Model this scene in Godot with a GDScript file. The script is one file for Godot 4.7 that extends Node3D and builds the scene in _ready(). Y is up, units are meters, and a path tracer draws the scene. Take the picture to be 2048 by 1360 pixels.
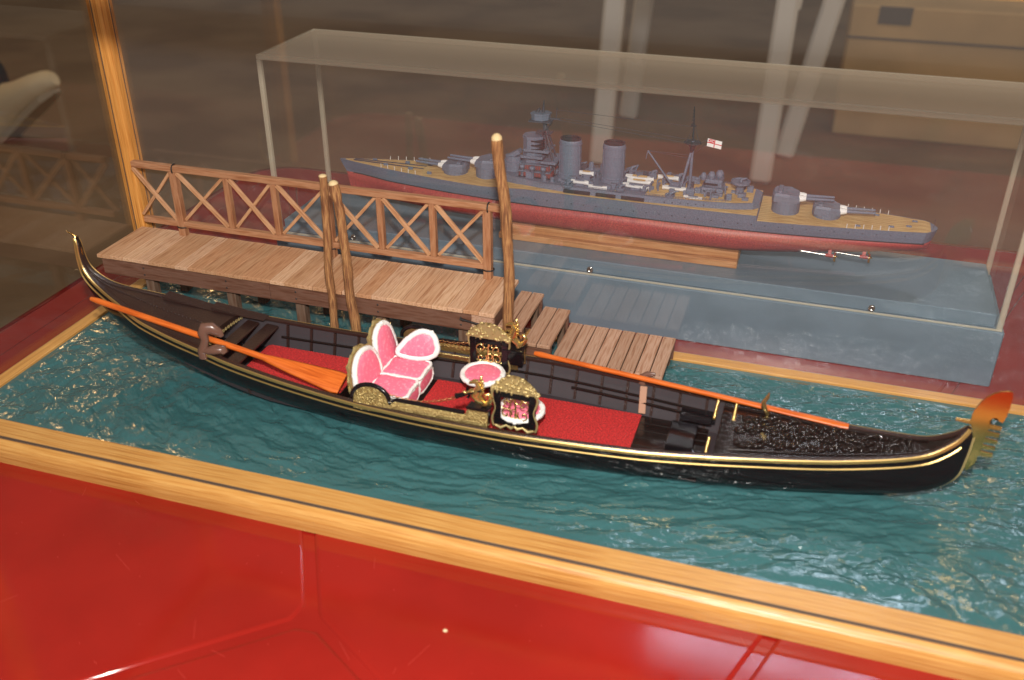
extends Node3D
# Units are metres. Water surface y = 0, table top y = TY, floor y = FY.
const TY := -0.0128
const FY := -0.74
const ZC := 0.103        # centre line of the gondola
const SZ := -0.093       # centre line of the warship
var M := {}
var rng := RandomNumberGenerator.new()
var base_of := {}

# ---------------------------------------------------------------- mesh builder
class Mb:
	var v := PackedVector3Array()
	var g := PackedInt32Array()
	var c := PackedColorArray()
	var use_c := false
	var col := Color.WHITE
	var group := 1
	func tri(a, b, d, s = -1):
		v.append(a); v.append(b); v.append(d)
		g.append(s)
		if use_c:
			c.append(col)
	func quad(a, b, d, e, s = -1):
		tri(a, b, d, s); tri(a, d, e, s)
	# make the faces of the triangles from..end look away from their middle (front faces run clockwise)
	func outward(from: int, mid = null):
		var n := g.size()
		if n <= from:
			return
		var m := Vector3.ZERO
		if mid == null:
			for i in range(from * 3, n * 3):
				m += v[i]
			m /= float((n - from) * 3)
		else:
			m = mid
		var vol := 0.0
		for t in range(from, n):
			var a = v[t * 3] - m
			var b = v[t * 3 + 1] - m
			var d = v[t * 3 + 2] - m
			vol += a.dot(b.cross(d))
		if vol > 0.0:
			for t in range(from, n):
				var x = v[t * 3 + 1]
				v[t * 3 + 1] = v[t * 3 + 2]
				v[t * 3 + 2] = x
	func box(xf: Transform3D, size: Vector3, bev := 0.0):
		var f := g.size()
		var h := size * 0.5
		var b = min(bev, min(h.x, min(h.y, h.z)) * 0.9)
		if b <= 0.0:
			var p := []
			for i in 8:
				p.append(xf * Vector3(h.x if i & 1 else -h.x, h.y if i & 2 else -h.y, h.z if i & 4 else -h.z))
			for q in [[0, 1, 3, 2], [4, 6, 7, 5], [0, 4, 5, 1], [2, 3, 7, 6], [0, 2, 6, 4], [1, 5, 7, 3]]:
				quad(p[q[0]], p[q[1]], p[q[2]], p[q[3]])
			outward(f)
			return
		# chamfered box: every corner has one vertex on each of its three faces
		var P := {}
		for i in 8:
			var s := Vector3(1 if i & 1 else -1, 1 if i & 2 else -1, 1 if i & 4 else -1)
			for k in 3:
				var q := Vector3(h.x - b, h.y - b, h.z - b)
				q[k] = h[k]
				P[i * 3 + k] = xf * (q * s)
		for k in 3:
			var u := (k + 1) % 3
			var w := (k + 2) % 3
			for s in 2:
				var o := (1 << k) * s
				quad(P[o * 3 + k], P[(o | 1 << u) * 3 + k], P[(o | 1 << u | 1 << w) * 3 + k], P[(o | 1 << w) * 3 + k])
			for s in 4:
				var o := ((s & 1) << u) | ((s >> 1) << w)
				quad(P[o * 3 + u], P[(o | 1 << k) * 3 + u], P[(o | 1 << k) * 3 + w], P[o * 3 + w])
		for i in 8:
			tri(P[i * 3], P[i * 3 + 1], P[i * 3 + 2])
		var mid := xf.origin
		for t in range(f, g.size()):
			var a := v[t * 3]
			var n := (v[t * 3 + 1] - a).cross(v[t * 3 + 2] - a)
			if n.dot((a + v[t * 3 + 1] + v[t * 3 + 2]) / 3.0 - mid) > 0.0:
				var x := v[t * 3 + 1]
				v[t * 3 + 1] = v[t * 3 + 2]
				v[t * 3 + 2] = x
	func bx(x0, x1, y0, y1, z0, z1, bev := 0.0):
		box(Transform3D(Basis(), Vector3((x0 + x1) / 2.0, (y0 + y1) / 2.0, (z0 + z1) / 2.0)), Vector3(abs(x1 - x0), abs(y1 - y0), abs(z1 - z0)), bev)
	# a bar of rectangular section from a to b; "up" sets the direction of its height
	func bar(a: Vector3, b: Vector3, wide: float, high: float, bev := 0.0, up := Vector3.UP):
		var d := (b - a).normalized()
		var s := d.cross(up)
		s = s.normalized() if s.length() > 0.01 else Vector3.RIGHT
		box(Transform3D(Basis(d, s.cross(d), s), (a + b) / 2.0), Vector3(a.distance_to(b), high, wide), bev)
	func loft(rings: Array, closed := true, caps := true, smooth := true, mid = null):
		var f := g.size()
		group += 1
		var s := group if smooth else -1
		var n: int = rings[0].size()
		for i in rings.size() - 1:
			for j in (n if closed else n - 1):
				var k := (j + 1) % n
				quad(rings[i][j], rings[i][k], rings[i + 1][k], rings[i + 1][j], s)
		if caps and closed:
			for e in [0, rings.size() - 1]:
				var m := Vector3.ZERO
				for q in rings[e]:
					m += q
				m /= float(n)
				for j in n:
					if e == 0:
						tri(m, rings[e][(j + 1) % n], rings[e][j])
					else:
						tri(m, rings[e][j], rings[e][(j + 1) % n])
		outward(f, mid)
	func tube(pts: Array, rad, n := 8, caps := true, squash := 1.0):
		var rings := []
		var up := Vector3.UP
		var d0: Vector3 = (pts[1] - pts[0]).normalized()
		if abs(d0.dot(up)) > 0.9:
			up = Vector3.BACK
		for i in pts.size():
			var d: Vector3 = (pts[min(i + 1, pts.size() - 1)] - pts[max(i - 1, 0)]).normalized()
			var s := d.cross(up)
			if s.length() < 0.05:
				s = d.cross(Vector3.RIGHT)
			s = s.normalized()
			var w := s.cross(d).normalized()
			up = w
			var r: float = rad[i] if rad is Array else rad
			var ring := []
			for k in n:
				var a := TAU * k / n
				ring.append(pts[i] + (s * cos(a) + w * sin(a) * squash) * r)
			rings.append(ring)
		var f := g.size()
		loft(rings, true, caps, n > 4)
	func ring_tube(pts: Array, r: float, n := 6):
		var c2 := pts.duplicate()
		var m := Vector3.ZERO
		for q in pts:
			m += q
		m /= float(pts.size())
		var rings := []
		var N := pts.size()
		var nn := Vector3.ZERO
		for i in N:
			nn += (pts[i] - m).cross(pts[(i + 1) % N] - m)
		nn = nn.normalized()
		for i in N + 1:
			var d: Vector3 = (pts[(i + 1) % N] - pts[(i - 1 + N) % N]).normalized()
			var s := d.cross(nn).normalized()
			var ring := []
			for k in n:
				var a := TAU * k / n
				ring.append(pts[i % N] + (s * cos(a) + nn * sin(a)) * r)
			rings.append(ring)
		var f := g.size()
		group += 1
		for i in N:
			for j in n:
				var k := (j + 1) % n
				quad(rings[i][j], rings[i][k], rings[i + 1][k], rings[i + 1][j], group)
		outward(f)
	func lathe(prof: Array, n: int, xf: Transform3D, smooth := true, sx := 1.0, sz := 1.0):
		var rings := []
		for p in prof:
			var ring := []
			for k in n:
				var a := TAU * k / n
				ring.append(xf * Vector3(cos(a) * p[0] * sx, p[1], sin(a) * p[0] * sz))
			rings.append(ring)
		loft(rings, true, true, smooth)
	func ball(o: Vector3, r: Vector3, n := 8):
		var prof := []
		for i in range(0, n / 2 + 1):
			var a := PI * i / (n / 2)
			prof.append([max(sin(a), 0.01), -cos(a)])
		lathe(prof, n, Transform3D(Basis.from_scale(r), o))
	# polygon (in the xy plane of xf) given thickness along its z
	func prism(poly: PackedVector2Array, deep: float, xf: Transform3D, bev := 0.0):
		var f := g.size()
		var inner := poly
		if bev > 0.0:
			var o := Geometry2D.offset_polygon(poly, -bev, Geometry2D.JOIN_MITER)
			if o.size() and o[0].size() == poly.size():
				inner = o[0]
				# match the starting corner
				var best := 0
				for i in inner.size():
					if inner[i].distance_to(poly[0]) < inner[best].distance_to(poly[0]):
						best = i
				var r := PackedVector2Array()
				for i in inner.size():
					r.append(inner[(best + i) % inner.size()])
				inner = r
			else:
				bev = 0.0
		var t := Geometry2D.triangulate_polygon(inner)
		var cw := 1.0 if Geometry2D.is_polygon_clockwise(poly) else -1.0
		for i in range(0, t.size(), 3):
			var a := inner[t[i]]
			var b := inner[t[i + 1]]
			var d := inner[t[i + 2]]
			if (b - a).cross(d - a) > 0.0:
				var x := b
				b = d
				d = x
			tri(xf * Vector3(a.x, a.y, deep / 2), xf * Vector3(b.x, b.y, deep / 2), xf * Vector3(d.x, d.y, deep / 2))
			tri(xf * Vector3(a.x, a.y, -deep / 2), xf * Vector3(d.x, d.y, -deep / 2), xf * Vector3(b.x, b.y, -deep / 2))
		var n := poly.size()
		for i in n:
			var p := poly[i]
			var q := poly[(i + 1) % n]
			var hz := deep / 2 - bev
			var L := [[p, q, hz, p, q, -hz]]
			if bev > 0.0:
				L.append([inner[i], inner[(i + 1) % n], deep / 2, p, q, hz])
				L.append([p, q, -hz, inner[i], inner[(i + 1) % n], -deep / 2])
			for e in L:
				var A := xf * Vector3(e[0].x, e[0].y, e[2])
				var B := xf * Vector3(e[1].x, e[1].y, e[2])
				var C := xf * Vector3(e[4].x, e[4].y, e[5])
				var D := xf * Vector3(e[3].x, e[3].y, e[5])
				if cw > 0.0:
					quad(A, D, C, B)
				else:
					quad(A, B, C, D)
		if xf.basis.determinant() < 0.0:
			outward(f)
	func mesh(off: Vector3) -> ArrayMesh:
		var st := SurfaceTool.new()
		st.begin(Mesh.PRIMITIVE_TRIANGLES)
		for t in g.size():
			st.set_smooth_group(g[t])
			if use_c:
				st.set_color(c[t])
			for k in 3:
				st.add_vertex(v[t * 3 + k] - off)
		st.generate_normals()
		st.index()
		return st.commit()

func off_of(parent) -> Vector3:
	var p = parent
	while p != null and p != self:
		if base_of.has(p):
			return base_of[p]
		p = p.get_parent()
	return Vector3.ZERO
# one named mesh; the shapes are given in world places, the node sits at its thing's base
func part(mb: Mb, called: String, mat: Material, parent: Node) -> MeshInstance3D:
	var o := MeshInstance3D.new()
	o.name = called
	o.mesh = mb.mesh(off_of(parent))
	o.material_override = mat
	parent.add_child(o, true)
	return o
func piece(mesh: Mesh, called: String, mat: Material, parent: Node, xf: Transform3D) -> MeshInstance3D:
	var o := MeshInstance3D.new()
	o.name = called
	o.mesh = mesh
	o.material_override = mat
	parent.add_child(o, true)
	o.transform = Transform3D(xf.basis, xf.origin - off_of(parent))
	return o
func meta(o: Node, label := "", category := "", group := "", kind := ""):
	if label: o.set_meta("label", label)
	if category: o.set_meta("category", category)
	if group: o.set_meta("group", group)
	if kind: o.set_meta("kind", kind)
func thing(called: String, at: Vector3, label: String, category: String, group := "") -> Node3D:
	var o := Node3D.new()
	o.name = called
	add_child(o, true)
	o.position = at
	base_of[o] = at
	meta(o, label, category, group)
	return o
func solo(mb: Mb, called: String, mat: Material, at: Vector3, label: String, category: String, group := "", kind := "") -> MeshInstance3D:
	var o := MeshInstance3D.new()
	o.name = called
	o.mesh = mb.mesh(at)
	o.material_override = mat
	add_child(o, true)
	o.position = at
	base_of[o] = at
	meta(o, label, category, group, kind)
	return o
func sub(called: String, parent: Node) -> Node3D:
	var o := Node3D.new()
	o.name = called
	parent.add_child(o, true)
	return o
func T3(o: Vector3, e := Vector3.ZERO) -> Transform3D:
	return Transform3D(Basis.from_euler(e), o)

# ---------------------------------------------------------------- materials
func lin(r, g, b) -> Color:
	return Color(r, g, b).linear_to_srgb()
func noise_tex(seed_: int, freq: float, w: int, h: int, ramp: Array, kind := FastNoiseLite.TYPE_SIMPLEX_SMOOTH, oct := 4, warp := 0.0) -> ImageTexture:
	var n := FastNoiseLite.new()
	n.seed = seed_
	n.noise_type = kind
	n.frequency = freq
	n.fractal_octaves = oct
	if warp > 0.0:
		n.domain_warp_enabled = true
		n.domain_warp_amplitude = warp
		n.domain_warp_frequency = freq * 1.5
	var g := n.get_seamless_image(w, h, false, false, 0.15)
	var lut := []
	var gr := Gradient.new()
	gr.offsets = PackedFloat32Array(ramp.map(func(p): return p[0]))
	gr.colors = PackedColorArray(ramp.map(func(p): return p[1]))
	for i in 256:
		lut.append(gr.sample(i / 255.0))
	var src := g.get_data()
	var step: int = src.size() / (w * h)
	var data := PackedByteArray()
	data.resize(w * h * 3)
	for i in w * h:
		var q: Color = lut[src[i * step]]
		data[i * 3] = int(q.r * 255.0)
		data[i * 3 + 1] = int(q.g * 255.0)
		data[i * 3 + 2] = int(q.b * 255.0)
	return ImageTexture.create_from_image(Image.create_from_data(w, h, false, Image.FORMAT_RGB8, data))
var TEX := {}
func mat(called: String, color: Color, rough: float, metal := 0.0) -> StandardMaterial3D:
	var m := StandardMaterial3D.new()
	m.resource_name = called
	m.albedo_color = color
	m.roughness = rough
	m.metallic = metal
	M[called] = m
	return m
func tri_tex(m: StandardMaterial3D, tex, scale: Vector3, bump = null, bump_cm := 0.01):
	m.uv1_triplanar = true
	m.uv1_scale = scale
	if tex:
		m.albedo_texture = tex
	if bump:
		m.heightmap_enabled = true
		m.heightmap_texture = bump
		m.heightmap_scale = bump_cm
# wood whose grain runs along axis 0, 1 or 2 of the piece
func wood(called: String, color: Color, rough: float, axis: int, tex, across := 60.0, along := 6.0, bump := 0.006) -> StandardMaterial3D:
	var m := mat(called, color, rough)
	var s := Vector3.ONE * across
	s[axis] = along
	tri_tex(m, tex, s, TEX.grain, bump)
	return m

func make_materials():
	var w := Color.WHITE
	var gr := func(x): return Color(x, x, x)
	TEX.grain = noise_tex(3, 0.02, 256, 256, [[0.2, gr.call(0.0)], [0.8, gr.call(1.0)]], FastNoiseLite.TYPE_SIMPLEX_SMOOTH, 5)
	TEX.oak = noise_tex(5, 0.012, 256, 256, [[0.12, Color(0.82, 0.73, 0.62)], [0.4, Color(0.95, 0.9, 0.83)], [0.6, Color(1, 1, 1)], [0.88, Color(0.89, 0.82, 0.73)]], FastNoiseLite.TYPE_SIMPLEX_SMOOTH, 5)
	TEX.walnut = noise_tex(8, 0.014, 256, 256, [[0.12, Color(0.82, 0.73, 0.66)], [0.4, Color(0.94, 0.9, 0.86)], [0.62, Color(1, 1, 1)], [0.88, Color(0.89, 0.82, 0.76)]], FastNoiseLite.TYPE_SIMPLEX_SMOOTH, 5)
	TEX.bark = noise_tex(11, 0.03, 256, 256, [[0.15, Color(0.45, 0.32, 0.24)], [0.45, Color(0.68, 0.5, 0.36)], [0.62, Color(0.95, 0.82, 0.62)], [0.8, Color(0.58, 0.42, 0.3)]], FastNoiseLite.TYPE_SIMPLEX_SMOOTH, 5)
	TEX.fine = noise_tex(13, 0.08, 256, 256, [[0.2, gr.call(0.0)], [0.8, gr.call(1.0)]], FastNoiseLite.TYPE_SIMPLEX_SMOOTH, 3)
	TEX.cell = noise_tex(15, 0.05, 256, 256, [[0.0, gr.call(0.0)], [1.0, gr.call(1.0)]], FastNoiseLite.TYPE_CELLULAR, 2, 20.0)
	TEX.speck = noise_tex(17, 0.1, 256, 256, [[0.3, gr.call(0.78)], [0.7, gr.call(1.0)]], FastNoiseLite.TYPE_SIMPLEX_SMOOTH, 3)
	TEX.ripple = noise_tex(19, 0.022, 512, 512, [[0.15, gr.call(0.0)], [0.85, gr.call(1.0)]], FastNoiseLite.TYPE_SIMPLEX_SMOOTH, 5, 30.0)
	TEX.dull = noise_tex(21, 0.01, 256, 256, [[0.3, gr.call(0.75)], [0.7, gr.call(1.0)]], FastNoiseLite.TYPE_SIMPLEX_SMOOTH, 5)
	TEX.floral = noise_tex(23, 0.035, 256, 256, [[0.0, w], [0.55, w], [0.62, Color(1, 0.93, 0.95)], [0.72, Color(1, 1.0, 1.0)], [1.0, w]], FastNoiseLite.TYPE_CELLULAR, 1, 12.0)
	var m: StandardMaterial3D
	# table
	m = mat("red_plastic", lin(0.285, 0.0125, 0.008), 0.13)
	m.uv1_triplanar = true
	m.uv1_scale = Vector3.ONE * 3.1
	m.albedo_texture = noise_tex(31, 0.012, 256, 256, [[0.2, Color(0.93, 0.9, 0.9)], [0.7, w]], FastNoiseLite.TYPE_SIMPLEX_SMOOTH, 5)
	m.roughness_texture = noise_tex(33, 0.03, 256, 256, [[0.2, gr.call(0.55)], [0.55, gr.call(0.8)], [0.8, gr.call(1.0)]], FastNoiseLite.TYPE_SIMPLEX_SMOOTH, 5)
	mat("scratch", lin(0.42, 0.05, 0.035), 0.5)
	mat("crumb", lin(0.8, 0.6, 0.35), 0.5)
	# gondola case
	wood("oak_x", lin(0.58, 0.315, 0.095), 0.32, 0, TEX.oak, 190.0, 4.0)
	wood("oak_y", lin(0.62, 0.29, 0.075), 0.28, 1, TEX.oak, 190.0, 4.0)
	wood("oak_z", lin(0.58, 0.315, 0.095), 0.32, 2, TEX.oak, 190.0, 4.0)
	mat("seam", lin(0.10, 0.065, 0.045), 0.6)
	m = mat("case_glass", Color(0.96, 1.0, 0.98, 0.0), 0.0)
	m.transparency = BaseMaterial3D.TRANSPARENCY_ALPHA
	m = mat("case_glass_front", Color(0.96, 1.0, 0.98, 0.0), 0.0)
	m.transparency = BaseMaterial3D.TRANSPARENCY_ALPHA
	m.metallic_specular = 0.12
	m = mat("case_glass_back", Color(0.95, 0.97, 1.0, 0.0), 0.0, 0.015)
	m.transparency = BaseMaterial3D.TRANSPARENCY_ALPHA
	# jetty
	for k in 5:
		var t: Color = [lin(0.58, 0.355, 0.215), lin(0.51, 0.295, 0.165), lin(0.66, 0.435, 0.28), lin(0.52, 0.285, 0.155), lin(0.62, 0.40, 0.26)][k]
		wood("plank_%d" % k, t, 0.6, 2, TEX.walnut, 120.0 + 7 * k, 5.0 + k)
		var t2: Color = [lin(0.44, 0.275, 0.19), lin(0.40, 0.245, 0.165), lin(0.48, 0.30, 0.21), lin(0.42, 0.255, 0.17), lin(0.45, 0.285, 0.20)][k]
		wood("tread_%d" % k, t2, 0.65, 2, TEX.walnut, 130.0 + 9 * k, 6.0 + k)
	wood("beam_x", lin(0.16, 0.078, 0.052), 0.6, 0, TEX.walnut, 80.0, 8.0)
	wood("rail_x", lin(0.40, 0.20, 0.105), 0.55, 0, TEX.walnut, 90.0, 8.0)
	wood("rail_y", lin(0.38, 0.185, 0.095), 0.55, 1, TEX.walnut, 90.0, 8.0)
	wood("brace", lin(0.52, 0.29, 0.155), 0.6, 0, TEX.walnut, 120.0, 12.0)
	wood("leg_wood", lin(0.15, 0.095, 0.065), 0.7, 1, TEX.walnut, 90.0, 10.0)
	mat("iron", lin(0.02, 0.018, 0.018), 0.5, 0.3)
	m = mat("bark", lin(0.52, 0.39, 0.27), 0.85)
	tri_tex(m, TEX.bark, Vector3(120, 5, 120), TEX.bark, 0.02)
	mat("cut_end", lin(0.62, 0.46, 0.24), 0.7)
	# gondola
	m = mat("black_lacquer", lin(0.008, 0.007, 0.008), 0.12)
	m.metallic_specular = 0.4
	m = mat("dark_wood", lin(0.030, 0.015, 0.012), 0.32)
	tri_tex(m, null, Vector3.ONE * 60, TEX.cell, 0.02)
	m = mat("carved", lin(0.012, 0.008, 0.007), 0.16)
	m = mat("inner_side", lin(0.036, 0.028, 0.032), 0.6)
	m = mat("gold", lin(0.80, 0.50, 0.16), 0.26, 1.0)
	m = mat("gold_line", lin(0.75, 0.50, 0.18), 0.3, 0.85)
	m = mat("brass_engraved", lin(0.55, 0.42, 0.17), 0.34, 0.9)
	tri_tex(m, null, Vector3.ONE * 75, TEX.cell, 0.05)
	m = mat("brass_leaf", lin(0.56, 0.44, 0.20), 0.55, 0.7)
	m = mat("gilt", lin(0.86, 0.63, 0.25), 0.27, 0.95)
	m = mat("copper_chain", lin(0.75, 0.38, 0.16), 0.3, 1.0)
	m = mat("red_carpet", lin(0.66, 0.022, 0.022), 0.9)
	tri_tex(m, noise_tex(45, 0.09, 256, 256, [[0.25, Color(0.68, 0.6, 0.6)], [0.75, w]], FastNoiseLite.TYPE_SIMPLEX_SMOOTH, 4), Vector3.ONE * 32, TEX.fine, 0.05)
	m.rim_enabled = true
	m.rim = 0.5
	m.rim_tint = 0.8
	m = mat("pink_satin", lin(0.86, 0.18, 0.28), 0.5)
	tri_tex(m, noise_tex(41, 0.02, 256, 256, [[0.0, w], [0.56, w], [0.64, Color(1, 1, 1)], [0.7, Color(1.0, 1.0, 1.0)]], FastNoiseLite.TYPE_SIMPLEX), Vector3.ONE * 35, TEX.fine, 0.01)
	m.detail_enabled = true
	m.detail_blend_mode = BaseMaterial3D.BLEND_MODE_MIX
	m.detail_albedo = ImageTexture.create_from_image(_one_px(Color(1.0, 0.72, 0.78)))
	m.detail_mask = noise_tex(43, 0.028, 256, 256, [[0.0, gr.call(0.0)], [0.68, gr.call(0.0)], [0.78, gr.call(0.5)], [1.0, gr.call(0.6)]], FastNoiseLite.TYPE_SIMPLEX, 3, 10.0)
	m = mat("white_fur", lin(0.9, 0.88, 0.85), 0.95)
	tri_tex(m, null, Vector3.ONE * 120, TEX.fine, 0.02)
	wood("oar_wood", lin(0.66, 0.15, 0.022), 0.35, 0, TEX.oak, 150.0, 8.0, 0.004)
	m = mat("oarlock", lin(0.14, 0.07, 0.05), 0.25)
	m = mat("oarlock_plate", lin(0.42, 0.24, 0.16), 0.45)
	m = mat("brass_polished", lin(0.85, 0.52, 0.17), 0.16, 1.0)
	# acrylic case and ship
	m = mat("grey_paint", lin(0.135, 0.182, 0.225), 0.32)
	tri_tex(m, noise_tex(27, 0.02, 128, 128, [[0.2, gr.call(0.94)], [0.8, gr.call(1.0)]]), Vector3.ONE * 9, TEX.fine, 0.003)
	m = mat("acrylic", Color(1.0, 0.98, 0.94, 0.0), 0.0, 0.0)
	m.transparency = BaseMaterial3D.TRANSPARENCY_ALPHA
	m.metallic_specular = 0.26
	m = mat("acrylic_top_sheen", Color(0.88, 0.80, 0.69, 0.34), 0.0)  # milky tint paints a grazing reflection into the top sheet
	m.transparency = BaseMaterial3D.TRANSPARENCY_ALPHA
	m = mat("acrylic_edge", Color(0.84, 0.80, 0.70, 0.36), 0.4)
	m.transparency = BaseMaterial3D.TRANSPARENCY_ALPHA
	m.metallic_specular = 0.6
	mat("steel", lin(0.6, 0.56, 0.5), 0.2, 1.0)
	wood("pine_x", lin(0.50, 0.24, 0.09), 0.45, 0, TEX.oak, 60.0, 5.0)
	m = mat("ship_grey", lin(0.16, 0.20, 0.27), 0.6)
	tri_tex(m, TEX.speck, Vector3.ONE * 40)
	m = mat("ship_dark", lin(0.05, 0.05, 0.06), 0.6)
	m = mat("ship_black", lin(0.012, 0.012, 0.013), 0.6)
	m = mat("ship_red", lin(0.46, 0.06, 0.05), 0.5)
	tri_tex(m, TEX.speck, Vector3.ONE * 25)
	m = mat("ship_brick", lin(0.22, 0.045, 0.038), 0.6)
	m = mat("ship_deck", lin(0.62, 0.43, 0.18), 0.7)
	tri_tex(m, noise_tex(51, 0.02, 256, 256, [[0.2, Color(0.82, 0.76, 0.66)], [0.7, w]], FastNoiseLite.TYPE_SIMPLEX_SMOOTH, 4), Vector3(12, 40, 160))
	m = mat("ship_white", lin(0.8, 0.8, 0.78), 0.5)
	m = mat("flag_red", lin(0.6, 0.02, 0.03), 0.6)
	m = mat("flag_white", lin(0.85, 0.83, 0.8), 0.6)
	# room
	m = mat("floor_brown", lin(0.27, 0.185, 0.11), 0.6)
	tri_tex(m, noise_tex(61, 0.01, 256, 256, [[0.2, Color(0.84, 0.8, 0.76)], [0.5, Color(0.94, 0.92, 0.9)], [0.8, w]], FastNoiseLite.TYPE_SIMPLEX_SMOOTH, 5), Vector3(0.5, 0.5, 0.6))
	mat("white_plastic", lin(0.85, 0.80, 0.72), 0.4)
	m = mat("cardboard", lin(0.68, 0.46, 0.23), 0.85)
	tri_tex(m, noise_tex(47, 0.01, 128, 128, [[0.2, gr.call(0.9)], [0.8, w]]), Vector3.ONE * 1.5)
	mat("tape", lin(0.16, 0.13, 0.11), 0.4)
	m = mat("suede", lin(0.80, 0.68, 0.46), 0.9)
	m = mat("denim", lin(0.025, 0.035, 0.05), 0.9)
	mat("rubber", lin(0.5, 0.42, 0.3), 0.8)
func _one_px(c: Color) -> Image:
	var i := Image.create_empty(4, 4, false, Image.FORMAT_RGBA8)
	i.fill(c)
	return i

# ---------------------------------------------------------------- scene
func _ready():
	rng.seed = 7
	# camera
	var cam := Camera3D.new()
	cam.name = "camera"
	add_child(cam)
	cam.position = Vector3(0.3671, 0.3309, 0.5546)
	cam.rotation = Vector3(-0.523, 0.3093, 0.0)
	cam.near = 0.02
	cam.far = 60.0
	var ca := CameraAttributesPhysical.new()
	ca.frustum_focal_length = 34.65
	ca.frustum_focus_distance = 0.70
	ca.frustum_near = 0.02
	ca.frustum_far = 60.0
	ca.exposure_aperture = 10.0
	cam.attributes = ca
	cam.current = true
	# surroundings: the dim warm light of a hall
	var env := Environment.new()
	env.background_mode = Environment.BG_COLOR
	env.background_color = lin(0.165, 0.135, 0.10)
	env.tonemap_mode = Environment.TONE_MAPPER_LINEAR
	env.tonemap_exposure = 1.0
	env.sdfgi_enabled = true
	env.ssao_enabled = true
	env.ssil_enabled = true
	var we := WorldEnvironment.new()
	we.name = "surroundings"
	we.environment = env
	add_child(we)
	make_materials()
	lamps()
	print("materials")
	room()
	table()
	crumb()
	gondola_case()
	water()
	print("water")
	jetty()
	poles()
	print("jetty")
	gondola()
	furniture()
	oars()
	print("gondola")
	ship_case()
	ship()
	background()
	print("done")

# the flash on the camera, a warm bulb and a cold tube fitting of the hall, an added warm fill
func glow(called: String, color: Color, k: float) -> StandardMaterial3D:
	var m := mat(called, color, 0.5)
	m.emission_enabled = true
	m.emission = color
	m.emission_energy_multiplier = k
	return m
func lamps():
	var f := Vector3(0.368, 0.431, 0.556)
	var aim := Vector3(0.2, 0.0, 0.05)
	var mb := Mb.new()
	var bs := Basis.looking_at(aim - f, Vector3.UP)
	mb.box(Transform3D(bs, f + bs.z * 0.012), Vector3(0.036, 0.014, 0.006), 0.002)
	var fl := solo(mb, "flash_lamp", glow("flash_glow", Color(1, 0.97, 0.92), 2.0), f + bs.z * 0.012, "small lit flash lamp that lights the models from the front", "lamp")
	var s := SpotLight3D.new()
	s.name = "flash"
	s.light_energy = FLASH
	s.light_color = Color(1.0, 0.975, 0.94)
	s.light_size = 0.012
	s.spot_range = 8.0
	s.spot_attenuation = 2.0
	s.spot_angle = 60.0
	s.spot_angle_attenuation = 0.3
	s.shadow_enabled = true
	fl.add_child(s)
	s.position = (f - bs.z * 0.003) - fl.position
	s.basis = bs
	# long cold ceiling light far in front on the right, mirrored in table and water
	var P := [[Vector3(0.45, 2.05, -1.82), Vector3(0.7, 0.25, 0), COLD, Color(0.82, 0.9, 1.0), "ceiling_light", "cold white ceiling light panel above the plastic chair"],
		[Vector3(-2.2, 2.0, -2.3), Vector3(0.2, 0.2, 0), WARM, Color(1.0, 0.78, 0.5), "ceiling_light", "warm yellow ceiling light panel above the passer-by"],
		[Vector3(1.35, 1.6, -1.5), Vector3(0.16, 0.16, 0), 0.7, Color(1.0, 0.82, 0.58), "ceiling_light", "added unseen warm fill panel that brightens the cardboard box"],  # fill light added out of view to brighten the box
		[Vector3(0.55, 1.75, 2.2), Vector3(1.1, 0.6, 0), HALL, Color(0.97, 0.98, 1.0), "window_light", "bright daylight window pane facing the table front"],
		[Vector3(0.75, 2.75, -3.4), Vector3(0.6, 0.4, 0), FAR, Color(0.85, 0.92, 1.0), "window_light", "small bright daylight window pane beyond the cardboard box"]]
	for p in P:
		var flat: bool = p[4] == "ceiling_light"
		var m2 := Mb.new()
		var bs2 := Basis.from_euler(Vector3(-PI / 2, 0, 0)) if flat else Basis.looking_at(Vector3(0, -0.15, -signf(p[0].z)), Vector3.UP)
		m2.box(Transform3D(bs2, p[0] + bs2.z * 0.02), Vector3(p[1].x, p[1].y, 0.03), 0.004)
		var o := solo(m2, p[4], glow("glow_" + str(P.find(p)), p[3], 1.0), p[0], p[5], "lamp" if flat else "window")
		var a := AreaLight3D.new()
		a.name = "area"
		a.area_size = Vector2(p[1].x, p[1].y)
		a.light_color = p[3]
		a.light_energy = p[2]
		a.area_range = 12.0
		a.area_attenuation = 2.0
		a.shadow_enabled = true
		o.add_child(a)
		a.position = Vector3.ZERO
		a.basis = bs2
const FLASH := 0.54
const COLD := 0.4
const WARM := 0.8
const HALL := 2.2
const FAR := 1.2

# ---------------------------------------------------------------- setting
func room():
	var mb := Mb.new()
	mb.bx(-9.0, 9.0, FY - 0.05, FY, -13.0, 4.0)
	solo(mb, "floor", M.floor_brown, Vector3(0, FY, 0), "", "", "", "structure")

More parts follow.
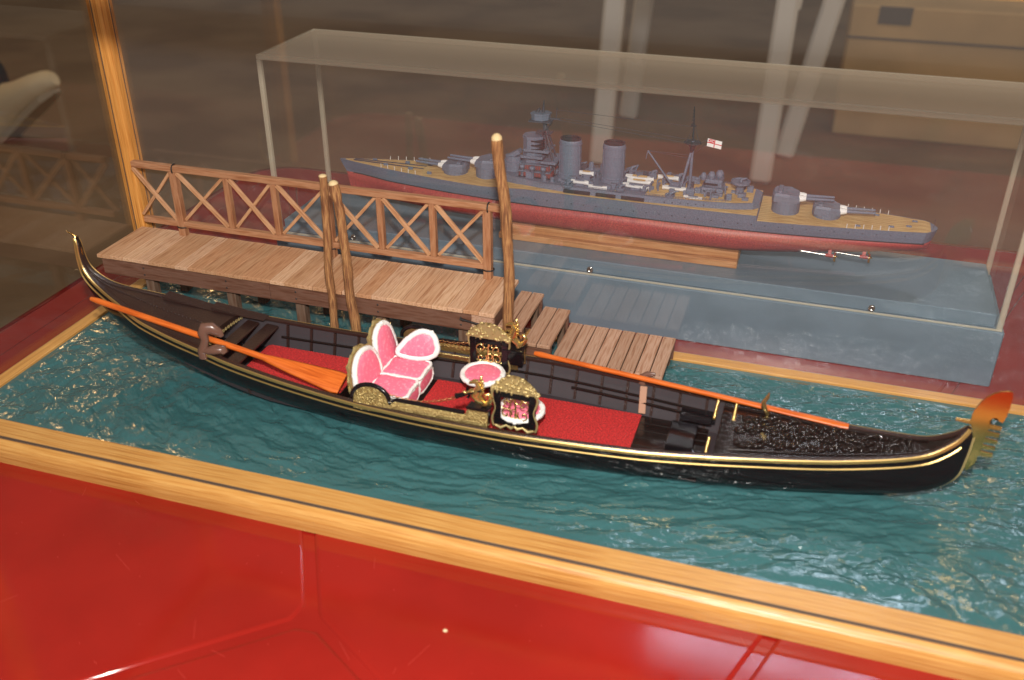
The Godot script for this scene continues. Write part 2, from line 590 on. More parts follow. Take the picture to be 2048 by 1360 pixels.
func rr(x0, x1, z0, z1, r, y, n := 8) -> Array:
	var out := []
	var cs := [[x1 - r, z1 - r, 0.0], [x0 + r, z1 - r, PI / 2], [x0 + r, z0 + r, PI], [x1 - r, z0 + r, PI * 1.5]]
	for c in cs:
		for k in n + 1:
			var a: float = c[2] + PI / 2 * k / n
			out.append(Vector3(c[0] + cos(a) * r, y, c[1] + sin(a) * r))
	return out
func round_poly(p: PackedVector2Array, inset: float, r: float) -> PackedVector2Array:
	var a := Geometry2D.offset_polygon(p, -inset - r, Geometry2D.JOIN_ROUND)
	var b := Geometry2D.offset_polygon(a[0], r, Geometry2D.JOIN_ROUND)
	return b[0]
func table():
	var t := thing("plastic_table", Vector3(0.28, FY, 0.08), "glossy red plastic table with embossed panels under both models", "table")
	var mb := Mb.new()
	var rings := []
	var s := TY - 0.0012
	for p in [[0.014, s], [0.006, s - 0.0012], [0.002, s - 0.005], [0.0, s - 0.010], [0.0, s - 0.030], [0.004, s - 0.030]]:
		rings.append(rr(-0.178 + p[0], 0.75 - p[0], -0.293 + p[0], 0.47 - p[0], 0.055 - p[0], p[1]))
	mb.loft(rings, true, true, true)
	var top := part(mb, "tabletop", M.red_plastic, t)
	# raised panels with channels between them
	var J := Vector2(0.1756, 0.2641)
	var A := Vector2(-0.117, -0.25)
	var Bq := Vector2(-0.015, 0.43)
	var Cq := Vector2(0.448, 0.43)
	var K := Vector2(0.3284, 0.3576)
	var L := Vector2(0.55, -0.25)
	for poly in [[J, A, Vector2(-0.145, -0.25), Vector2(-0.145, 0.43), Bq], [J, K, L, A], [K, Cq, Vector2(0.71, 0.43), Vector2(0.71, -0.25), L], [J, Bq, Cq]]:
		var q := round_poly(PackedVector2Array(poly), 0.0028, 0.009)
		var m2 := Mb.new()
		# rounded rim: four rings of the outline
		var rr2 := []
		for e in [[0.0, -0.0014], [0.0004, -0.0007], [0.0012, -0.0002], [0.0024, 0.0]]:
			var o := []
			var n := q.size()
			for i in n:
				var d0 := (q[i] - q[(i - 1 + n) % n]).normalized()
				var d1 := (q[(i + 1) % n] - q[i]).normalized()
				var d := (d0 + d1).normalized()
				var nn := Vector2(-d.y, d.x)
				if Geometry2D.is_polygon_clockwise(q):
					nn = -nn
				var pp: Vector2 = q[i] + nn * e[0]
				o.append(Vector3(pp.x, TY + e[1], pp.y))
			rr2.append(o)
		m2.loft(rr2, true, true, true)
		part(m2, "panel", M.red_plastic, top)
	# hairline scratches and dust on the plastic
	rng.seed = 12
	var sc := Mb.new()
	for k in 30:
		var o := Vector3(rng.randf_range(-0.05, 0.5), TY + 0.00006, rng.randf_range(0.215, 0.36))
		var a := rng.randf_range(0, PI) if k % 3 else 0.5
		var d := Vector3(cos(a), 0, sin(a)) * rng.randf_range(0.001, 0.008)
		sc.bar(o - d, o + d, 0.00010, 0.00006)
	for k in 60:
		var o := Vector3(rng.randf_range(-0.05, 0.5), TY + 0.0001, rng.randf_range(0.215, 0.36))
		sc.ball(o, Vector3(0.0002, 0.00015, 0.0002), 6)
	var so := part(sc, "scratches", M.scratch, top)
	so.set_meta("kind", "stuff")
	for x in [-0.1, 0.67]:
		for z in [-0.22, 0.39]:
			var l := Mb.new()
			var out := Vector3(signf(x - 0.28) * 0.03, 0, signf(z - 0.08) * 0.03)
			l.tube([Vector3(x, s - 0.028, z), Vector3(x, -0.3, z) + out * 0.5, Vector3(x, FY, z) + out], [0.028, 0.024, 0.019], 12)
			part(l, "leg", M.red_plastic, t)

func crumb():
	var mb := Mb.new()
	var o := Vector3(0.2385, TY, 0.2535)
	mb.ball(o + Vector3(0, 0.0007, 0), Vector3(0.0012, 0.0008, 0.0009), 8)
	mb.ball(o + Vector3(0.0005, 0.0011, 0.0003), Vector3(0.0007, 0.0006, 0.0008), 8)
	solo(mb, "crumb", M.crumb, o, "tiny pale crumb lying on the red table before the oak case", "crumb")
const XL := -0.0936
const XR := 0.548
const ZF := 0.19
const YT := 0.0008
const POST_TOP := 0.271
func strip(prof: Array, a: Vector3, b: Vector3, side: Vector3) -> Mb:
	# a moulding: prof holds (distance along side, height)
	var mb := Mb.new()
	var rings := []
	for e in [a, b]:
		var r := []
		for p in prof:
			r.append(e + side * p[0] + Vector3(0, p[1], 0))
		rings.append(r)
	mb.loft(rings, true, true, false)
	return mb
func gondola_case():
	var t := thing("wooden_display_case", Vector3((XL + XR) / 2, TY, ZF / 2), "oak framed glass display case standing on the red table around the gondola", "display case")
	var front := [[0.0, YT - 0.004], [0.0, YT], [0.0004, YT + 0.0004], [0.0145, YT + 0.0004], [0.0148, YT - 0.0012], [0.0158, YT - 0.0012], [0.0161, YT + 0.0003], [0.0172, YT], [0.0186, YT - 0.0009], [0.0202, YT - 0.0028], [0.0211, YT - 0.0056], [0.0212, YT - 0.0085], [0.0208, TY], [0.0, TY]]
	var thin := [[0.0, YT - 0.004], [0.0, YT], [0.0004, YT + 0.0004], [0.0084, YT + 0.0004], [0.0094, YT], [0.0108, YT - 0.0015], [0.0118, YT - 0.004], [0.012, YT - 0.007], [0.0116, TY], [0.0, TY]]
	part(strip(front, Vector3(XL - 0.0117, 0, ZF), Vector3(XR + 0.0117, 0, ZF), Vector3(0, 0, 1)), "base_rail", M.oak_x, t)
	part(strip(thin, Vector3(XL - 0.0117, 0, 0), Vector3(XR + 0.0117, 0, 0), Vector3(0, 0, -1)), "base_rail", M.oak_x, t)
	part(strip(thin, Vector3(XL, 0, 0.0002), Vector3(XL, 0, ZF - 0.0002), Vector3(-1, 0, 0)), "base_rail", M.oak_z, t)
	part(strip(thin, Vector3(XR, 0, 0.0002), Vector3(XR, 0, ZF - 0.0002), Vector3(1, 0, 0)), "base_rail", M.oak_z, t)
	var sm := Mb.new()
	sm.bx(XL - 0.01, XR + 0.01, YT - 0.0011, YT + 0.0005, ZF + 0.0158, ZF + 0.0164, 0.0001)
	sm.bx(XL - 0.01, XR + 0.01, YT - 0.0011, YT + 0.0005, ZF + 0.0142, ZF + 0.0148, 0.0001)
	part(sm, "glazing_seam", M.seam, t)
	var bp := Mb.new()
	bp.bx(XL - 0.0002, XR + 0.0002, TY + 0.0006, -0.0085, -0.0002, ZF + 0.0002)
	part(bp, "base_board", M.oak_x, t)
	# corner posts with a seam on each face that takes a pane
	var w := 0.0125
	for i in 4:
		var sx := -1.0 if i % 2 == 0 else 1.0
		var sz := -1.0 if i < 2 else 1.0
		var cx := XL if sx < 0 else XR
		var cz := 0.0 if sz < 0 else ZF + 0.0085
		var prof := []
		for p in [[0.0, 0.0024], [0.0007, 0.0007], [0.0024, 0.0], [w * 0.62, 0.0], [w * 0.63, 0.0011], [w * 0.69, 0.0011], [w * 0.70, 0.0], [w - 0.0012, 0.0], [w, 0.0012], [w, w - 0.0012], [w - 0.0012, w], [0.0012, w], [0.0, w - 0.0012], [0.0, w * 0.70], [0.0011, w * 0.69], [0.0011, w * 0.63], [0.0, w * 0.62]]:
			prof.append(Vector2(p[0], p[1]))
		var mb := Mb.new()
		var rings := []
		for y in [YT + 0.0004, POST_TOP]:
			var r := []
			for p in prof:
				r.append(Vector3(cx + sx * p.x, y, cz + sz * p.y))
			rings.append(r)
		mb.loft(rings, true, true, false)
		part(mb, "corner_post", M.oak_y, t)
		for e in [[w * 0.625, w * 0.695, -0.00012, 0.001], [-0.00012, 0.001, w * 0.625, w * 0.695]]:
			mb = Mb.new()
			mb.bx(cx + sx * e[0], cx + sx * e[1], YT + 0.0006, POST_TOP - 0.0003, cz + sz * e[2], cz + sz * e[3])
			part(mb, "glazing_seam", M.seam, t)
	for z in [[-0.0125, 0.0], [ZF + 0.0085, ZF + 0.021]]:
		var mb := Mb.new()
		mb.bx(XL - w, XR + w, POST_TOP, POST_TOP + 0.014, z[0], z[1], 0.0015)
		part(mb, "top_rail", M.oak_x, t)
	for x in [[XL - w, XL], [XR, XR + w]]:
		var mb := Mb.new()
		mb.bx(x[0], x[1], POST_TOP, POST_TOP + 0.014, 0.0002, ZF + 0.0083, 0.0015)
		part(mb, "top_rail", M.oak_z, t)
	var gz := 0.0083
	for p in [[XL - 0.0005, XR + 0.0005, YT + 0.0006, POST_TOP - 0.0005, -gz - 0.0007, -gz + 0.0007, "back"], [XL - 0.0005, XR + 0.0005, YT - 0.0009, POST_TOP - 0.0005, ZF + 0.0149, ZF + 0.0157, "front"],
			[XL - gz - 0.0007, XL - gz + 0.0007, YT + 0.0006, POST_TOP - 0.0005, 0.0003, ZF + 0.008, "side"], [XR + gz - 0.0007, XR + gz + 0.0007, YT + 0.0006, POST_TOP - 0.0005, 0.0003, ZF + 0.008, "side"]]:
		var mb := Mb.new()
		mb.bx(p[0], p[1], p[2], p[3], p[4], p[5])
		part(mb, "glass_pane", M["case_glass_" + p[6]] if p[6] != "side" else M.case_glass, t)
	var tp := Mb.new()
	tp.bx(XL + 0.0005, XR - 0.0005, POST_TOP + 0.006, POST_TOP + 0.0075, 0.0005, ZF + 0.008)
	part(tp, "glass_pane", M.case_glass, t)

func water():
	var nx := 900
	var nz := 270
	var n1 := FastNoiseLite.new()
	n1.seed = 101
	n1.frequency = 26.0
	n1.fractal_octaves = 3
	n1.domain_warp_enabled = true
	n1.domain_warp_amplitude = 0.02
	n1.domain_warp_frequency = 18.0
	var n2 := FastNoiseLite.new()
	n2.seed = 102
	n2.frequency = 70.0
	n2.fractal_type = FastNoiseLite.FRACTAL_RIDGED
	n2.fractal_octaves = 3
	n2.domain_warp_enabled = true
	n2.domain_warp_amplitude = 0.014
	n2.domain_warp_frequency = 40.0
	var n4 := FastNoiseLite.new()
	n4.seed = 107
	n4.frequency = 210.0
	n4.fractal_octaves = 3
	var n3 := FastNoiseLite.new()      # thin creases sunk into the surface
	n3.seed = 103
	n3.frequency = 15.0
	n3.fractal_type = FastNoiseLite.FRACTAL_RIDGED
	n3.fractal_octaves = 4
	n3.domain_warp_enabled = true
	n3.domain_warp_amplitude = 0.03
	n3.domain_warp_frequency = 22.0
	var at := Vector3((XL + XR) / 2, 0, ZF / 2)
	var v := PackedVector3Array()
	var ix := PackedInt32Array()
	for j in nz + 1:
		var z := ZF * j / nz
		for i in nx + 1:
			var x := XL + (XR - XL) * i / nx
			# waves run slantwise across the base
			var tw := 0.35 + 0.3 * sin(x * 7.0 + z * 9.0)
			var u := x * cos(tw) + z * sin(tw)
			var w := (z * cos(tw) - x * sin(tw)) * 1.6
			# livelier ripples behind the boat and off its bow, calmer in front
			var live: float = max(smoothstep(0.10, 0.03, z) * smoothstep(0.12, 0.30, x), 0.7 * smoothstep(0.40, 0.46, x) * smoothstep(0.15, 0.11, z))
			live = max(live, 0.12 * smoothstep(0.1, -0.05, x))
			var h := n1.get_noise_2d(u, w) * 0.0020 + n2.get_noise_2d(u, w * 0.9) * lerpf(0.00009, 0.00052, live) + n4.get_noise_2d(x, z) * lerpf(0.00004, 0.00020, live)
			var cr := clampf((n3.get_noise_2d(u * 0.8, w * 1.3) - 0.30) * 1.6, 0.0, 1.0)
			h -= cr * cr * 0.0008
			var rim: float = smoothstep(0.0, 0.010, min(min(x - XL, XR - x), min(z, ZF - z)))
			v.append(Vector3(x, lerpf(-0.0006, h - 0.0006, rim), z) - at)
	for j in nz:
		for i in nx:
			var a := j * (nx + 1) + i
			ix.append_array([a, a + 1, a + nx + 2, a, a + nx + 2, a + nx + 1])
	var nrm := PackedVector3Array()
	nrm.resize(v.size())
	for j in nz + 1:
		for i in nx + 1:
			var a := j * (nx + 1) + i
			var l := v[a - 1] if i > 0 else v[a]
			var r := v[a + 1] if i < nx else v[a]
			var d := v[a - nx - 1] if j > 0 else v[a]
			var f := v[a + nx + 1] if j < nz else v[a]
			nrm[a] = (f - d).cross(r - l).normalized()
	var arr := []
	arr.resize(Mesh.ARRAY_MAX)
	arr[Mesh.ARRAY_VERTEX] = v
	arr[Mesh.ARRAY_NORMAL] = nrm
	arr[Mesh.ARRAY_INDEX] = ix
	var me := ArrayMesh.new()
	me.add_surface_from_arrays(Mesh.PRIMITIVE_TRIANGLES, arr)
	var m := mat("water_paint", lin(0.035, 0.115, 0.122), 0.15)
	m.uv1_triplanar = true
	m.uv1_scale = Vector3.ONE * 16.0
	m.heightmap_enabled = true
	m.heightmap_texture = TEX.ripple
	m.heightmap_scale = 0.010
	m.clearcoat_enabled = true
	m.clearcoat = 0.4
	m.clearcoat_roughness = 0.03
	var o := MeshInstance3D.new()
	o.name = "water"
	o.mesh = me
	o.material_override = m
	add_child(o)
	o.position = at
	meta(o, "", "", "", "structure")

# ---------------------------------------------------------------- jetty
func boxmesh(size: Vector3, bev: float, off := Vector3.ZERO) -> ArrayMesh:
	var mb := Mb.new()
	mb.box(T3(off), size, bev)
	return mb.mesh(Vector3.ZERO)
func jetty():
	var t := thing("wooden_jetty", Vector3(0.1, 0, 0.025), "brown plank jetty with crossed railing and steps down to the water", "jetty")
	var x0 := -0.0967
	var x1 := 0.1948
	var z0 := 0.0
	var z1 := 0.0512
	var yt := 0.0421
	var n := 28
	var pw := (x1 - x0) / n
	var meshes := []
	for k in 6:
		meshes.append(boxmesh(Vector3(pw - 0.00025, 0.0026, z1 - z0), 0.00022, Vector3(0, 0, 0.31 * k)))
	for i in n:
		var k := rng.randi() % 6
		var m: Material = M["plank_%d" % (rng.randi() % 5)]
		var dz := rng.randf_range(-0.0003, 0.0003)
		piece(meshes[k], "plank", m, t, Transform3D(Basis(), Vector3(x0 + pw * (i + 0.5), yt - 0.0013 + rng.randf_range(-0.00012, 0.00012), (z0 + z1) / 2 + dz - 0.31 * k)))
	# beams under the deck edge
	var f1 := 0.0395
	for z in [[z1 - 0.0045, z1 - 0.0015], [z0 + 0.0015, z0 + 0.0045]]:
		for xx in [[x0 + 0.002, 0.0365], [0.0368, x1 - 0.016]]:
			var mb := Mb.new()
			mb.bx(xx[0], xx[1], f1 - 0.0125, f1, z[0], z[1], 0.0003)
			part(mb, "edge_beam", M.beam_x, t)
	for xx in [x0 + 0.0015, x1 - 0.0045]:
		var mb := Mb.new()
		mb.bx(xx, xx + 0.003, f1 - 0.0123, f1 - 0.0001, z0 + 0.0047, z1 - 0.0047, 0.0003)
		part(mb, "end_beam", M.beam_x, t)
	# square legs standing in the water
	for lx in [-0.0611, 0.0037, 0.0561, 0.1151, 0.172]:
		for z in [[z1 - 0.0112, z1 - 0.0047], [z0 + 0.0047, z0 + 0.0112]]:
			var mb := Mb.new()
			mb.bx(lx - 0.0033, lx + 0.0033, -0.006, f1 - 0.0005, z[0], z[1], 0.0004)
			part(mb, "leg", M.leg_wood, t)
		for y in [f1 - 0.004, f1 - 0.009]:
			var mb := Mb.new()
			mb.lathe([[0.0007, 0.0], [0.0006, 0.0003], [0.0001, 0.0005]], 8, Transform3D(Basis(Vector3.RIGHT, Vector3.BACK, Vector3.DOWN), Vector3(lx, y, z1 - 0.00155)))
			part(mb, "nail", M.iron, t)
	# steps: two of two planks, then a landing of eight
	var S := [[0.1952, 0.2117, 0.0329, 2], [0.2117, 0.2300, 0.0237, 2], [0.2300, 0.3008, 0.0145, 8]]
	for s in S:
		var w: float = (s[1] - s[0]) / s[3]
		var sm := []
		for k in 5:
			sm.append(boxmesh(Vector3(w - 0.0007, 0.0024, 0.0505), 0.0003, Vector3(0, 0, 0.23 * k)))
		for i in s[3]:
			var k := rng.randi() % 5
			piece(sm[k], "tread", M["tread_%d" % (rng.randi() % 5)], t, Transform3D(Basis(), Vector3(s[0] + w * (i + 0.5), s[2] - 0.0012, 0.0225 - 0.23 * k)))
		for z in [[0.0430, 0.0458], [-0.0006, 0.0022]]:
			var mb := Mb.new()
			mb.bx(s[0] + 0.0004, s[1] - 0.0006, max(s[2] - 0.0125, 0.0022) - 0.001, s[2] - 0.0025, z[0], z[1], 0.0002)
			part(mb, "stringer", M.beam_x, t)
		for x in [s[0] + 0.003, s[1] - 0.004]:
			for z in [0.0395, 0.0056]:
				var mb := Mb.new()
				mb.bx(x - 0.0022, x + 0.0022, -0.006, s[2] - 0.0026, z - 0.0022, z + 0.0022, 0.0003)
				part(mb, "leg", M.leg_wood, t)
		# small nail heads on the plank ends
		for i in s[3]:
			for z in [0.0455, -0.0005]:
				for dx in [-0.25, 0.25]:
					var mb := Mb.new()
					mb.lathe([[0.00035, -0.0002], [0.00033, 0.0001], [0.0001, 0.00016]], 6, T3(Vector3(s[0] + w * (i + 0.5 + dx), s[2], z)))
					part(mb, "nail", M.iron, t)
	# block that joins deck and steps, with its iron strap
	var jb := Mb.new()
	jb.bx(x1 - 0.0158, x1 - 0.0012, f1 - 0.0148, f1 - 0.0002, z1 - 0.0046, z1 - 0.0012, 0.0004)
	part(jb, "edge_beam", M.tread_2, t)
	var st := Mb.new()
	st.tube([Vector3(x1 - 0.023, f1 - 0.0045, z1 - 0.0008), Vector3(x1 - 0.0165, f1 - 0.0052, z1 - 0.0004), Vector3(x1 - 0.010, f1 - 0.0065, z1 - 0.0004)], [0.0009, 0.0006, 0.0009], 6)
	st.ball(Vector3(x1 - 0.021, f1 - 0.0048, z1 - 0.0002), Vector3(0.0009, 0.0009, 0.0006))
	st.ball(Vector3(x1 - 0.0118, f1 - 0.0061, z1 - 0.0002), Vector3(0.0009, 0.0009, 0.0006))
	part(st, "iron_strap", M.iron, t)
	# railing
	var rz := 0.0040
	var rail := sub("railing", t)
	var yb := 0.0510
	var yh := 0.0925
	var mb2 := Mb.new()
	mb2.box(T3(Vector3((x0 + 0.006 + 0.1838) / 2, yh, rz)), Vector3(0.1838 - x0 - 0.006, 0.0044, 0.0046), 0.0004)
	part(mb2, "top_rail", M.rail_x, rail)
	mb2 = Mb.new()
	mb2.box(T3(Vector3((x0 + 0.008 + 0.1775) / 2, yb, rz)), Vector3(0.1775 - x0 - 0.008, 0.0042, 0.0046), 0.0004)
	part(mb2, "bottom_rail", M.rail_x, rail)
	var px := [-0.0575, -0.0155, 0.0213, 0.0612, 0.0996, 0.1370, 0.1748]
	for i in px.size():
		var tall := i % 3 == 0
		var mb := Mb.new()
		if tall:
			mb.bx(px[i] - 0.0027, px[i] + 0.0027, yt - 0.0002, yh - 0.0022, rz - 0.0024, rz + 0.0027, 0.0003)
		else:
			mb.bx(px[i] - 0.0021, px[i] + 0.0021, yb + 0.0021, yh - 0.0022, rz - 0.0021, rz + 0.0021, 0.0003)
		part(mb, "post", M.rail_y, rail)
		if tall:
			mb = Mb.new()
			var lp := []
			for k in 12:
				var a := TAU * k / 12
				lp.append(Vector3(px[i] + 0.0008, yh - 0.0006 + sin(a) * 0.0036, rz + cos(a) * 0.0032))
			mb.ring_tube(lp, 0.0005, 5)
			part(mb, "iron_strap", M.iron, rail)
			mb = Mb.new()
			lp = []
			for k in 12:
				var a := TAU * k / 12
				lp.append(Vector3(px[i] + cos(a) * 0.0040, yb - 0.0022, rz + 0.0002 + sin(a) * 0.0034))
			mb.ring_tube(lp, 0.0005, 5)
			part(mb, "iron_strap", M.iron, rail)
	var bays := [x0 + 0.004]
	bays.append_array(px)
	for i in bays.size() - 1:
		var a: float = bays[i] + (0.0025 if i > 0 else 0.002)
		var b: float = bays[i + 1] - 0.0025
		var l := Vector2(b - a, yh - yb - 0.0046).length()
		for s in 2:
			var ang := atan2(yh - yb - 0.0046, b - a) * (-1.0 if s == 0 else 1.0)
			var mb := boxmesh(Vector3(l * 0.985, 0.0031 if s == 0 else 0.0022, 0.0018), 0.0002, Vector3(0.05 * i, 0, 0))
			var bb := Basis.from_euler(Vector3(0, 0, ang))
			piece(mb, "brace", M.brace, rail, Transform3D(bb, Vector3((a + b) / 2, (yb + yh) / 2, rz + (0.0011 if s == 0 else -0.0009)) - bb * Vector3(0.05 * i, 0, 0)))

func poles():
	var P := [
		[Vector3(0.0862, -0.006, 0.0585), Vector3(0.0885, 0.1222, 0.0572), 0.0026, "thin straight bark mooring pole beside the jetty with a flat yellow cut top"],
		[Vector3(0.1046, -0.006, 0.0600), Vector3(0.0966, 0.1180, 0.0575), 0.0030, "leaning bark mooring pole with a pale knobbed top beside the jetty"],
		[Vector3(0.2075, -0.006, 0.0620), Vector3(0.2005, 0.1565, 0.0585), 0.0033, "tallest bent bark mooring pole at the top of the jetty steps"]]
	for i in 3:
		var p: Array = P[i]
		rng.seed = 50 + i
		var pts := []
		var rad := []
		var n := 34
		for k in n + 1:
			var f := float(k) / n
			var q: Vector3 = p[0].lerp(p[1], f)
			var bend: float = sin(f * PI) * [0.0004, 0.0006, 0.0030][i] + sin(f * 9.0 + i) * 0.0007 + sin(f * 21.0 + 2 * i) * 0.00035
			q.x += bend
			pts.append(q)
			var r: float = p[2] * (1.06 - 0.12 * f) * (1.0 + rng.randf_range(-0.09, 0.09))
			if i == 1 and f > 0.93:
				r *= 1.12
			if i == 2 and f > 0.95:
				r *= 1.1
			rad.append(r)
		var o := thing("mooring_pole", Vector3(p[0].x, 0, p[0].z), p[3], "pole", "mooring poles along the jetty")
		var mb := Mb.new()
		mb.tube(pts, rad, 12)
		part(mb, "shaft", M.bark, o)
		mb = Mb.new()
		var top: Vector3 = pts[n]
		mb.lathe([[rad[n] * 0.96, -0.0008], [rad[n] * 0.98, 0.0001], [rad[n] * 0.9, 0.0006 + 0.0006 * i], [rad[n] * 0.5, 0.0011 + 0.001 * i], [rad[n] * 0.06, 0.0012 + 0.0012 * i]], 10, T3(top))
		part(mb, "cut_top", M.cut_end, o)

# ---------------------------------------------------------------- gondola
# stations from stern to bow: gunwale x, height, half beam, then keel x, height
const ST := [
	[-0.0625, 0.0812, 0.0007, -0.0633, 0.0795], [-0.0614, 0.0774, 0.0013, -0.0636, 0.0745], [-0.0612, 0.0694, 0.0019, -0.0638, 0.0655], [-0.0596, 0.0616, 0.0024, -0.0628, 0.0565],
	[-0.0551, 0.0554, 0.0034, -0.0600, 0.0475], [-0.048, 0.0502, 0.0049, -0.0545, 0.0395], [-0.0396, 0.0466, 0.0074, -0.0465, 0.0325], [-0.0289, 0.0434, 0.0110, -0.0355, 0.026],
	[-0.0138, 0.0388, 0.0165, -0.018, 0.0185], [0.0091, 0.0342, 0.0209, 0.007, 0.0115], [0.0313, 0.0308, 0.0243, 0.0305, 0.0062], [0.0537, 0.0278, 0.0282, 0.0537, 0.0022],
	[0.0848, 0.0249, 0.0320, 0.0848, -0.0015], [0.1147, 0.0230, 0.0350, 0.1147, -0.0038], [0.1379, 0.0222, 0.0372, 0.1379, -0.005], [0.1620, 0.0221, 0.0390, 0.162, -0.0055],
	[0.1883, 0.0222, 0.0403, 0.1883, -0.0055], [0.2295, 0.0224, 0.0405, 0.2295, -0.0055], [0.2566, 0.0224, 0.0390, 0.2566, -0.0055], [0.2961, 0.0223, 0.0352, 0.2961, -0.005],
	[0.3195, 0.0226, 0.0319, 0.3195, -0.0045], [0.3410, 0.0235, 0.0287, 0.341, -0.0040], [0.363, 0.0246, 0.0250, 0.363, -0.0030], [0.3850, 0.0256, 0.0208, 0.3855, -0.0015], [0.4053, 0.0270, 0.0166, 0.4065, 0.0005],
	[0.4296, 0.0302, 0.0116, 0.4335, 0.0040], [0.4456, 0.0338, 0.0075, 0.4510, 0.0090], [0.4563, 0.0410, 0.0043, 0.4612, 0.0180], [0.4605, 0.0460, 0.0022, 0.4638, 0.0300], [0.4622, 0.0490, 0.0008, 0.4646, 0.0440]]
func gun(x: float) -> Vector2:
	# height and half beam of the gunwale in the middle part of the boat
	for i in range(4, ST.size() - 1):
		if x <= ST[i + 1][0]:
			var f: float = clampf((x - ST[i][0]) / (ST[i + 1][0] - ST[i][0]), 0.0, 1.0)
			return Vector2(lerpf(ST[i][1], ST[i + 1][1], f), lerpf(ST[i][2], ST[i + 1][2], f))
	return Vector2(0.03, 0.01)
# denser stations by Catmull-Rom
func stations(per: int) -> Array:
	var out := []
	var n := ST.size()
	for i in n - 1:
		for k in per:
			var f := float(k) / per
			var r := []
			for j in 5:
				r.append(cubic_interpolate(ST[i][j], ST[i + 1][j], ST[max(i - 1, 0)][j], ST[min(i + 2, n - 1)][j], f))
			out.append(r)
	out.append(ST[n - 1].duplicate())
	return out
func sweep(sts: Array, side: float, prof: Array) -> Mb:
	# prof: (out from the gunwale, up from it); runs along one side of the boat, leaning with the stem and stern
	var rings := []
	for i in sts.size():
		var a: Array = sts[i]
		var p0 := Vector3(sts[max(i - 1, 0)][0], sts[max(i - 1, 0)][1], sts[max(i - 1, 0)][2] * side)
		var p1 := Vector3(sts[min(i + 1, sts.size() - 1)][0], sts[min(i + 1, sts.size() - 1)][1], sts[min(i + 1, sts.size() - 1)][2] * side)
		var d := (p1 - p0).normalized()
		var dx := Vector2(d.x, d.y).normalized()
		var up := Vector3(-dx.y, dx.x, 0)
		var r := []
		for p in prof:
			r.append(Vector3(a[0], a[1], ZC + side * (a[2] + p[0])) + up * p[1])
		rings.append(r)
	var mb := Mb.new()
	mb.loft(rings, true, true, false)
	return mb
